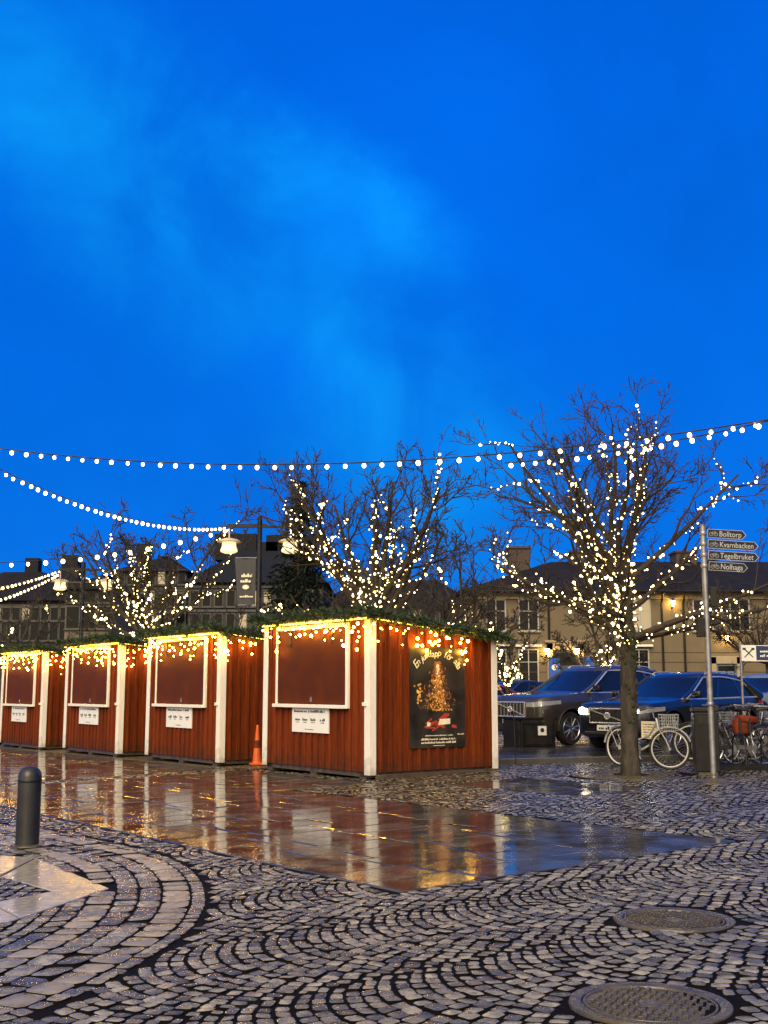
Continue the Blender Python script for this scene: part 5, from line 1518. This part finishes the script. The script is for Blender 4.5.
for k in range(16):
    b0 = Vector((rr.uniform(0, .34), rr.uniform(-.34, .1), h - .1)); e = b0 + Vector((rr.gauss(0, .08), rr.gauss(0, .08), rr.uniform(.2, .48)))
    q.tube([b0, b0.lerp(e, .5) + Vector((.02, 0, 0)), e], .006, 4)
    for _ in range(14):
        c = b0.lerp(e, rr.uniform(.3, 1)); d = Vector((rr.gauss(0, 1), rr.gauss(0, 1), rr.gauss(.2, .6))).normalized()*.07; s = d.cross(Vector((0, 0, 1))).normalized()*.02
        q.quad(c, c + d*.5 + s, c + d, c + d*.5 - s)
q.build('plant', M['leaf'], t)
p = gpt(516, 768)
t = thing('thin_post', 'thin grey metal post on a flat foot between the white cabin corner and the planter', 'post', (p.x, p.y, gz(p.x)))
q = MB(); q.tube([(0, 0, 0), (-.03, 0, .98)], .010, 8); q.build('pole', M['darkgrey'], t, 50)
q = MB(); q.lathe([(.16, -.02), (.16, .006), (.05, .02), (.014, .05)], 18); q.tube([(-.1, 0, .02), (-.3, -.05, .012), (-.42, .03, .01)], .012, 5); q.build('base', M['iron'], t, 50)
# ------------------------------------------------------------------ signposts
p = gpt(714, 782)
sh = at(708, 526, p.y).z - gz(p.x)
t = thing('signpost', 'tall grey signpost with four dark place name arrows, beside the litter bin', 'signpost', (p.x, p.y, gz(p.x)))
q = MB(); q.tube([(0, 0, -.02), (-.012, 0, sh)], .043, 16); q.lathe([(.048, 0), (.05, .015), (.02, .03), (.001, .032)], 16, 0, Matrix.Translation((-.012, 0, sh)), caps=False); q.build('pole', M['steel'], t, 50)
q = MB(); q.lathe([(.24, -.02), (.24, .012), (.21, .03), (.07, .06), (.065, .1), (.05, .11)], 20); q.build('base', M['iron'], t, 50)
sc_ = p.y / F
for k, (txt, py, w) in enumerate((('Bolltorp', 533.5, 37), ('Kvarnbacken', 544, 48), ('Tegelbruket', 555, 48), ('Nolhaga', 566, 37))):
    zc = at(710, py, p.y).z - gz(p.x); w_ = w * sc_ * 1.02; hh = .066
    tilt = Matrix.Translation((.05, -.03, zc)) @ Matrix.Rotation(R(4.5), 4, 'Y') @ Matrix.Rotation(R(-8), 4, 'Z')
    pts = [(0, -hh), (w_ - .06, -hh), (w_, 0), (w_ - .06, hh), (0, hh)]
    def ext(q, pts, ya, yb):
        n = len(q.v); m = len(pts)
        q.v += [tuple(tilt @ Vector((a, ya, b))) for a, b in pts] + [tuple(tilt @ Vector((a, yb, b))) for a, b in pts]
        q.face([n+i for i in range(m)]); q.face([n+m+i for i in range(m)][::-1])
        for i in range(m): q.face((n+i, n+m+i, n+m+(i+1) % m, n+(i+1) % m))
    q = MB(); ext(q, pts, -.012, .012); sgn = q.build('sign_arm', M['signgrey'], t)
    ins = .006
    q = MB(); ext(q, [(ins, -hh+ins), (w_-.06-ins*.3, -hh+ins), (w_-ins*1.6, 0), (w_-.06-ins*.3, hh-ins), (ins, hh-ins)], -.0135, -.0121); q.build('sign_face', M['signnavy'], sgn)
    q = MB(); g_ = text_mb(txt, .118, .0006)
    xs_ = [v[0] for v in g_.v]; sx = (w_ - .25) / (max(xs_) - min(xs_))
    merge(q, g_, tilt @ Matrix.Translation((.17, -.0145, -.04)) @ Matrix.Rotation(PI/2, 4, 'X') @ Matrix.Diagonal((sx, 1.0, 1, 1)))
    # bicycle symbol
    for cx_ in (.055, .125):
        q.tube([tilt @ Vector((cx_ + .026*math.cos(a*PI/6), -.0145, -.012 + .026*math.sin(a*PI/6))) for a in range(12)], .0035, 4, close=True)
    q.tube([tilt @ Vector(v_) for v_ in ((.055, -.0145, -.012), (.08, -.0145, .022), (.112, -.0145, .022), (.09, -.0145, -.012), (.078, -.0145, .026))], .0035, 4)
    q.tube([tilt @ Vector(v_) for v_ in ((.125, -.0145, -.012), (.112, -.0145, .034), (.102, -.0145, .036))], .0035, 4)
    q.build('lettering', M['signgrey'], sgn)
    q = MB(); q.lathe([(.052, -.03), (.055, -.025), (.055, .025), (.052, .03)], 16, 0, Matrix.Translation((-.01, 0, zc)), caps=False); q.build('clamp', M['steel'], sgn, 50)
for x0, x1, pa, pb in ((.055, .15, 587, 607), (-.16, -.055, 618, 637)):
    za, zb = at(712, pb, p.y).z - gz(p.x), at(712, pa, p.y).z - gz(p.x)
    q = MB(); q.box((x0, -.06, za), (x1, .06, zb), bev=.01); bx_ = q.build('box', M['darkgrey'], t)
    q = MB(); q.box((min(x0, x1, key=abs) - .02, -.02, (za+zb)/2 - .02), (min(x0, x1, key=abs) + .02, .02, (za+zb)/2 + .02)); q.build('bracket', M['steel'], bx_)
q = MB(); q.lathe([(.049, -.03), (.053, -.025), (.053, .025), (.049, .03)], 16, 0, Matrix.Translation((-.006, 0, at(712, 704, p.y).z - gz(p.x))), caps=False); q.build('collar', M['steel'], t, 50)
# blue direction sign at the right edge
Y = 22.5
p = at(743, 690, Y); b_ = gz(p.x)
t = thing('direction_sign', 'blue arrow sign with a white crossed tools square, at the right edge', 'road sign', (p.x, Y, b_))
zt, zb = at(743, 645, Y).z - b_, at(743, 661, Y).z - b_
q = MB(); q.tube([(0, .04, -.02), (0, .04, zt + .06)], .026, 10); q.build('pole', M['steel'], t, 50)
q = MB()
P = [(.0, zb), (.72, zb - .01), (.86, (zb+zt)/2 - .01), (.72, zt - .01), (.0, zt)]
q.v += [(a, -.012, b) for a, b in P] + [(a, .012, b) for a, b in P]; q.face(range(5)); q.face([9, 8, 7, 6, 5])
for i in range(5): q.face((i, 5+i, 5+(i+1) % 5, (i+1) % 5))
sg = q.build('sign_panel', M['signwhite'], t)
q = MB(); q.poly([(.285, -.0135, zb + .015), (.713, -.0135, zb + .006), (.838, -.0135, (zb+zt)/2 - .01), (.713, -.0135, zt - .026), (.285, -.0135, zt - .015)]); q.build('sign_face', M['signblue'], sg)
q = MB(); zc = (zb+zt)/2
for s in (-1, 1):
    q.tube([(.14 - s*.085, -.014, zc - .085), (.14 + s*.085, -.014, zc + .085)], [.008, .014], 5)
    q.box((.14 + s*.085 - .03, -.0165, zc + .06), (.14 + s*.085 + .03, -.0125, zc + .10))
q.build('symbol', M['ink'], sg)
q = MB(); rr = random.Random(2)
scribble(q, rr, .36, zc + .012, .30, .05, lambda a, z: (a, -.0148, z), dens=.97); scribble(q, rr, .36, zc - .075, .36, .05, lambda a, z: (a, -.0148, z), dens=.97)
q.build('lettering', M['signwhite'], sg)

# ------------------------------------------------------------------ sky and light
SUN_EL, SUN_AZ = R(32), R(195)      # soft dusk glow from behind the camera
w = bpy.data.worlds.new('World'); scene.world = w; w.use_nodes = True
nt = w.node_tree; nt.nodes.clear(); L = nt.links.new
out = nt.nodes.new('ShaderNodeOutputWorld'); bg = nt.nodes.new('ShaderNodeBackground'); L(bg.outputs[0], out.inputs[0])
sky = nt.nodes.new('ShaderNodeTexSky'); sky.sky_type = 'NISHITA'; sky.sun_disc = False; sky.sun_elevation = R(2.0); sky.sun_rotation = SUN_AZ
tc = N(nt, 'ShaderNodeTexCoord')
sep = N(nt, 'ShaderNodeSeparateXYZ'); L(tc.outputs['Generated'], sep.inputs[0])
# elevation gradient of the blue hour
el = N(nt, 'ShaderNodeValToRGB'); L(sep.outputs['Z'], el.inputs[0])
E = el.color_ramp.elements
E[0].position = 0.0; E[0].color = (.005, .21, .80, 1)
E[1].position = 1.0; E[1].color = (.003, .06, .42, 1)
for pos, c in ((.12, (.001, .165, .79)), (.30, (.0, .15, .80)), (.48, (.0, .135, .78)), (.60, (.0, .115, .70))):
    e = E.new(pos); e.color = (*c, 1)
# soft cloud streak: a long band of thin cloud lit from below, broken up by noise
no = N(nt, 'ShaderNodeTexNoise'); no.inputs['Scale'].default_value = 3.6; no.inputs['Detail'].default_value = 8; no.inputs['Roughness'].default_value = .58; no.inputs['Distortion'].default_value = .3
L(tc.outputs['Generated'], no.inputs['Vector'])
BANDN = tuple(ray(85, 112).cross(ray(397, 397)).normalized())
bd = N(nt, 'ShaderNodeVectorMath'); bd.operation = 'DOT_PRODUCT'; L(tc.outputs['Generated'], bd.inputs[0]); bd.inputs[1].default_value = BANDN
nm = N(nt, 'ShaderNodeMath'); nm.operation = 'MULTIPLY_ADD'; L(no.outputs['Fac'], nm.inputs[0]); nm.inputs[1].default_value = .3; nm.inputs[2].default_value = -.15
b2 = N(nt, 'ShaderNodeMath'); b2.operation = 'ADD'; L(bd.outputs['Value'], b2.inputs[0]); L(nm.outputs[0], b2.inputs[1])
b3 = N(nt, 'ShaderNodeMath'); b3.operation = 'ABSOLUTE'; L(b2.outputs[0], b3.inputs[0])
cr = N(nt, 'ShaderNodeMapRange'); cr.interpolation_type = 'SMOOTHERSTEP'; cr.inputs['From Min'].default_value = .13; cr.inputs['From Max'].default_value = .0; cr.inputs['To Min'].default_value = 0; cr.inputs['To Max'].default_value = 1; L(b3.outputs[0], cr.inputs['Value'])
n3 = N(nt, 'ShaderNodeTexNoise'); n3.inputs['Scale'].default_value = 7.0; n3.inputs['Detail'].default_value = 8; n3.inputs['Distortion'].default_value = .6; L(tc.outputs['Generated'], n3.inputs['Vector'])
n4 = N(nt, 'ShaderNodeMapRange'); n4.inputs['From Min'].default_value = .35; n4.inputs['From Max'].default_value = .68; n4.inputs['To Min'].default_value = .2; n4.inputs['To Max'].default_value = 1.0; L(n3.outputs['Fac'], n4.inputs['Value'])
# the streak fades towards the right
fd = N(nt, 'ShaderNodeMapRange'); fd.interpolation_type = 'SMOOTHSTEP'; fd.inputs['From Min'].default_value = .22; fd.inputs['From Max'].default_value = .03; L(sep.outputs['X'], fd.inputs['Value'])
m1 = N(nt, 'ShaderNodeMath'); m1.operation = 'MULTIPLY'; L(cr.outputs[0], m1.inputs[0]); L(n4.outputs[0], m1.inputs[1])
m2_ = N(nt, 'ShaderNodeMath'); m2_.operation = 'MULTIPLY'; L(m1.outputs[0], m2_.inputs[0]); L(fd.outputs[0], m2_.inputs[1])
mxa = N(nt, 'ShaderNodeMix'); mxa.data_type = 'RGBA'; L(m2_.outputs[0], mxa.inputs[0]); L(el.outputs[0], mxa.inputs[6]); mxa.inputs[7].default_value = (.003, .33, 1.0, 1)
# faint darker cloud patches
n5 = N(nt, 'ShaderNodeMapRange'); n5.inputs['From Min'].default_value = .35; n5.inputs['From Max'].default_value = .7; n5.inputs['To Min'].default_value = .9; n5.inputs['To Max'].default_value = 1.1; L(no.outputs['Fac'], n5.inputs['Value'])
mx = N(nt, 'ShaderNodeMix'); mx.data_type = 'RGBA'; mx.blend_type = 'MULTIPLY'; mx.inputs[0].default_value = 1.0; L(mxa.outputs[2], mx.inputs[6]); L(n5.outputs[0], mx.inputs[7])
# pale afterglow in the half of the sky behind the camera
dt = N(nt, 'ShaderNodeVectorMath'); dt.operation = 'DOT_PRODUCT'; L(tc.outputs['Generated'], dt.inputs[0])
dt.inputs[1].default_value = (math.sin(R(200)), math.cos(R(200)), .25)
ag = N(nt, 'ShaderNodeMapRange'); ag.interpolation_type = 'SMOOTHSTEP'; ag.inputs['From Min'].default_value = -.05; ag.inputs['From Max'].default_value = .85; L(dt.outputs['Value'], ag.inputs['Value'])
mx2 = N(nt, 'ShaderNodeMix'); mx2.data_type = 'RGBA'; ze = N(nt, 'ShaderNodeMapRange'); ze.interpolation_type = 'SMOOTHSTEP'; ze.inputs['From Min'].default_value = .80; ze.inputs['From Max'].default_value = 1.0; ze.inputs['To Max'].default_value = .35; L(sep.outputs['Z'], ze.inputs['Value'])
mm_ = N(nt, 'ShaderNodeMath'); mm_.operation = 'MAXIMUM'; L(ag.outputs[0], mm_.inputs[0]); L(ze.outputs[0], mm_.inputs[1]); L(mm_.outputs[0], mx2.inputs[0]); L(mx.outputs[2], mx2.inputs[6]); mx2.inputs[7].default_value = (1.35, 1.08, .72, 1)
sc = N(nt, 'ShaderNodeVectorMath'); sc.operation = 'SCALE'; sc.inputs['Scale'].default_value = .0006; L(sky.outputs[0], sc.inputs[0])
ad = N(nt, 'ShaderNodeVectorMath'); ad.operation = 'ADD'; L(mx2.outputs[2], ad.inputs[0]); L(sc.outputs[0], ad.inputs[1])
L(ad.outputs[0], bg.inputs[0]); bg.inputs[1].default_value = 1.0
sun = bpy.data.lights.new('sun', 'SUN'); sun.energy = 3.3; sun.angle = R(40); sun.color = (1.0, .84, .62)
so = bpy.data.objects.new('sun', sun); col.objects.link(so)
sd = Vector((math.sin(SUN_AZ) * math.cos(SUN_EL), math.cos(SUN_AZ) * math.cos(SUN_EL), math.sin(SUN_EL)))
so.rotation_euler = sd.to_track_quat('Z', 'Y').to_euler()
scene.view_settings.view_transform = 'Standard'; scene.view_settings.look = 'None'; scene.view_settings.gamma = 1
scene.view_settings.exposure = 0.0
try:
    scene.cycles.use_denoising = True; scene.cycles.max_bounces = 6; scene.cycles.glossy_bounces = 4; scene.cycles.diffuse_bounces = 2; scene.cycles.sample_clamp_indirect = 4.0; scene.cycles.caustics_reflective = False
except Exception: pass
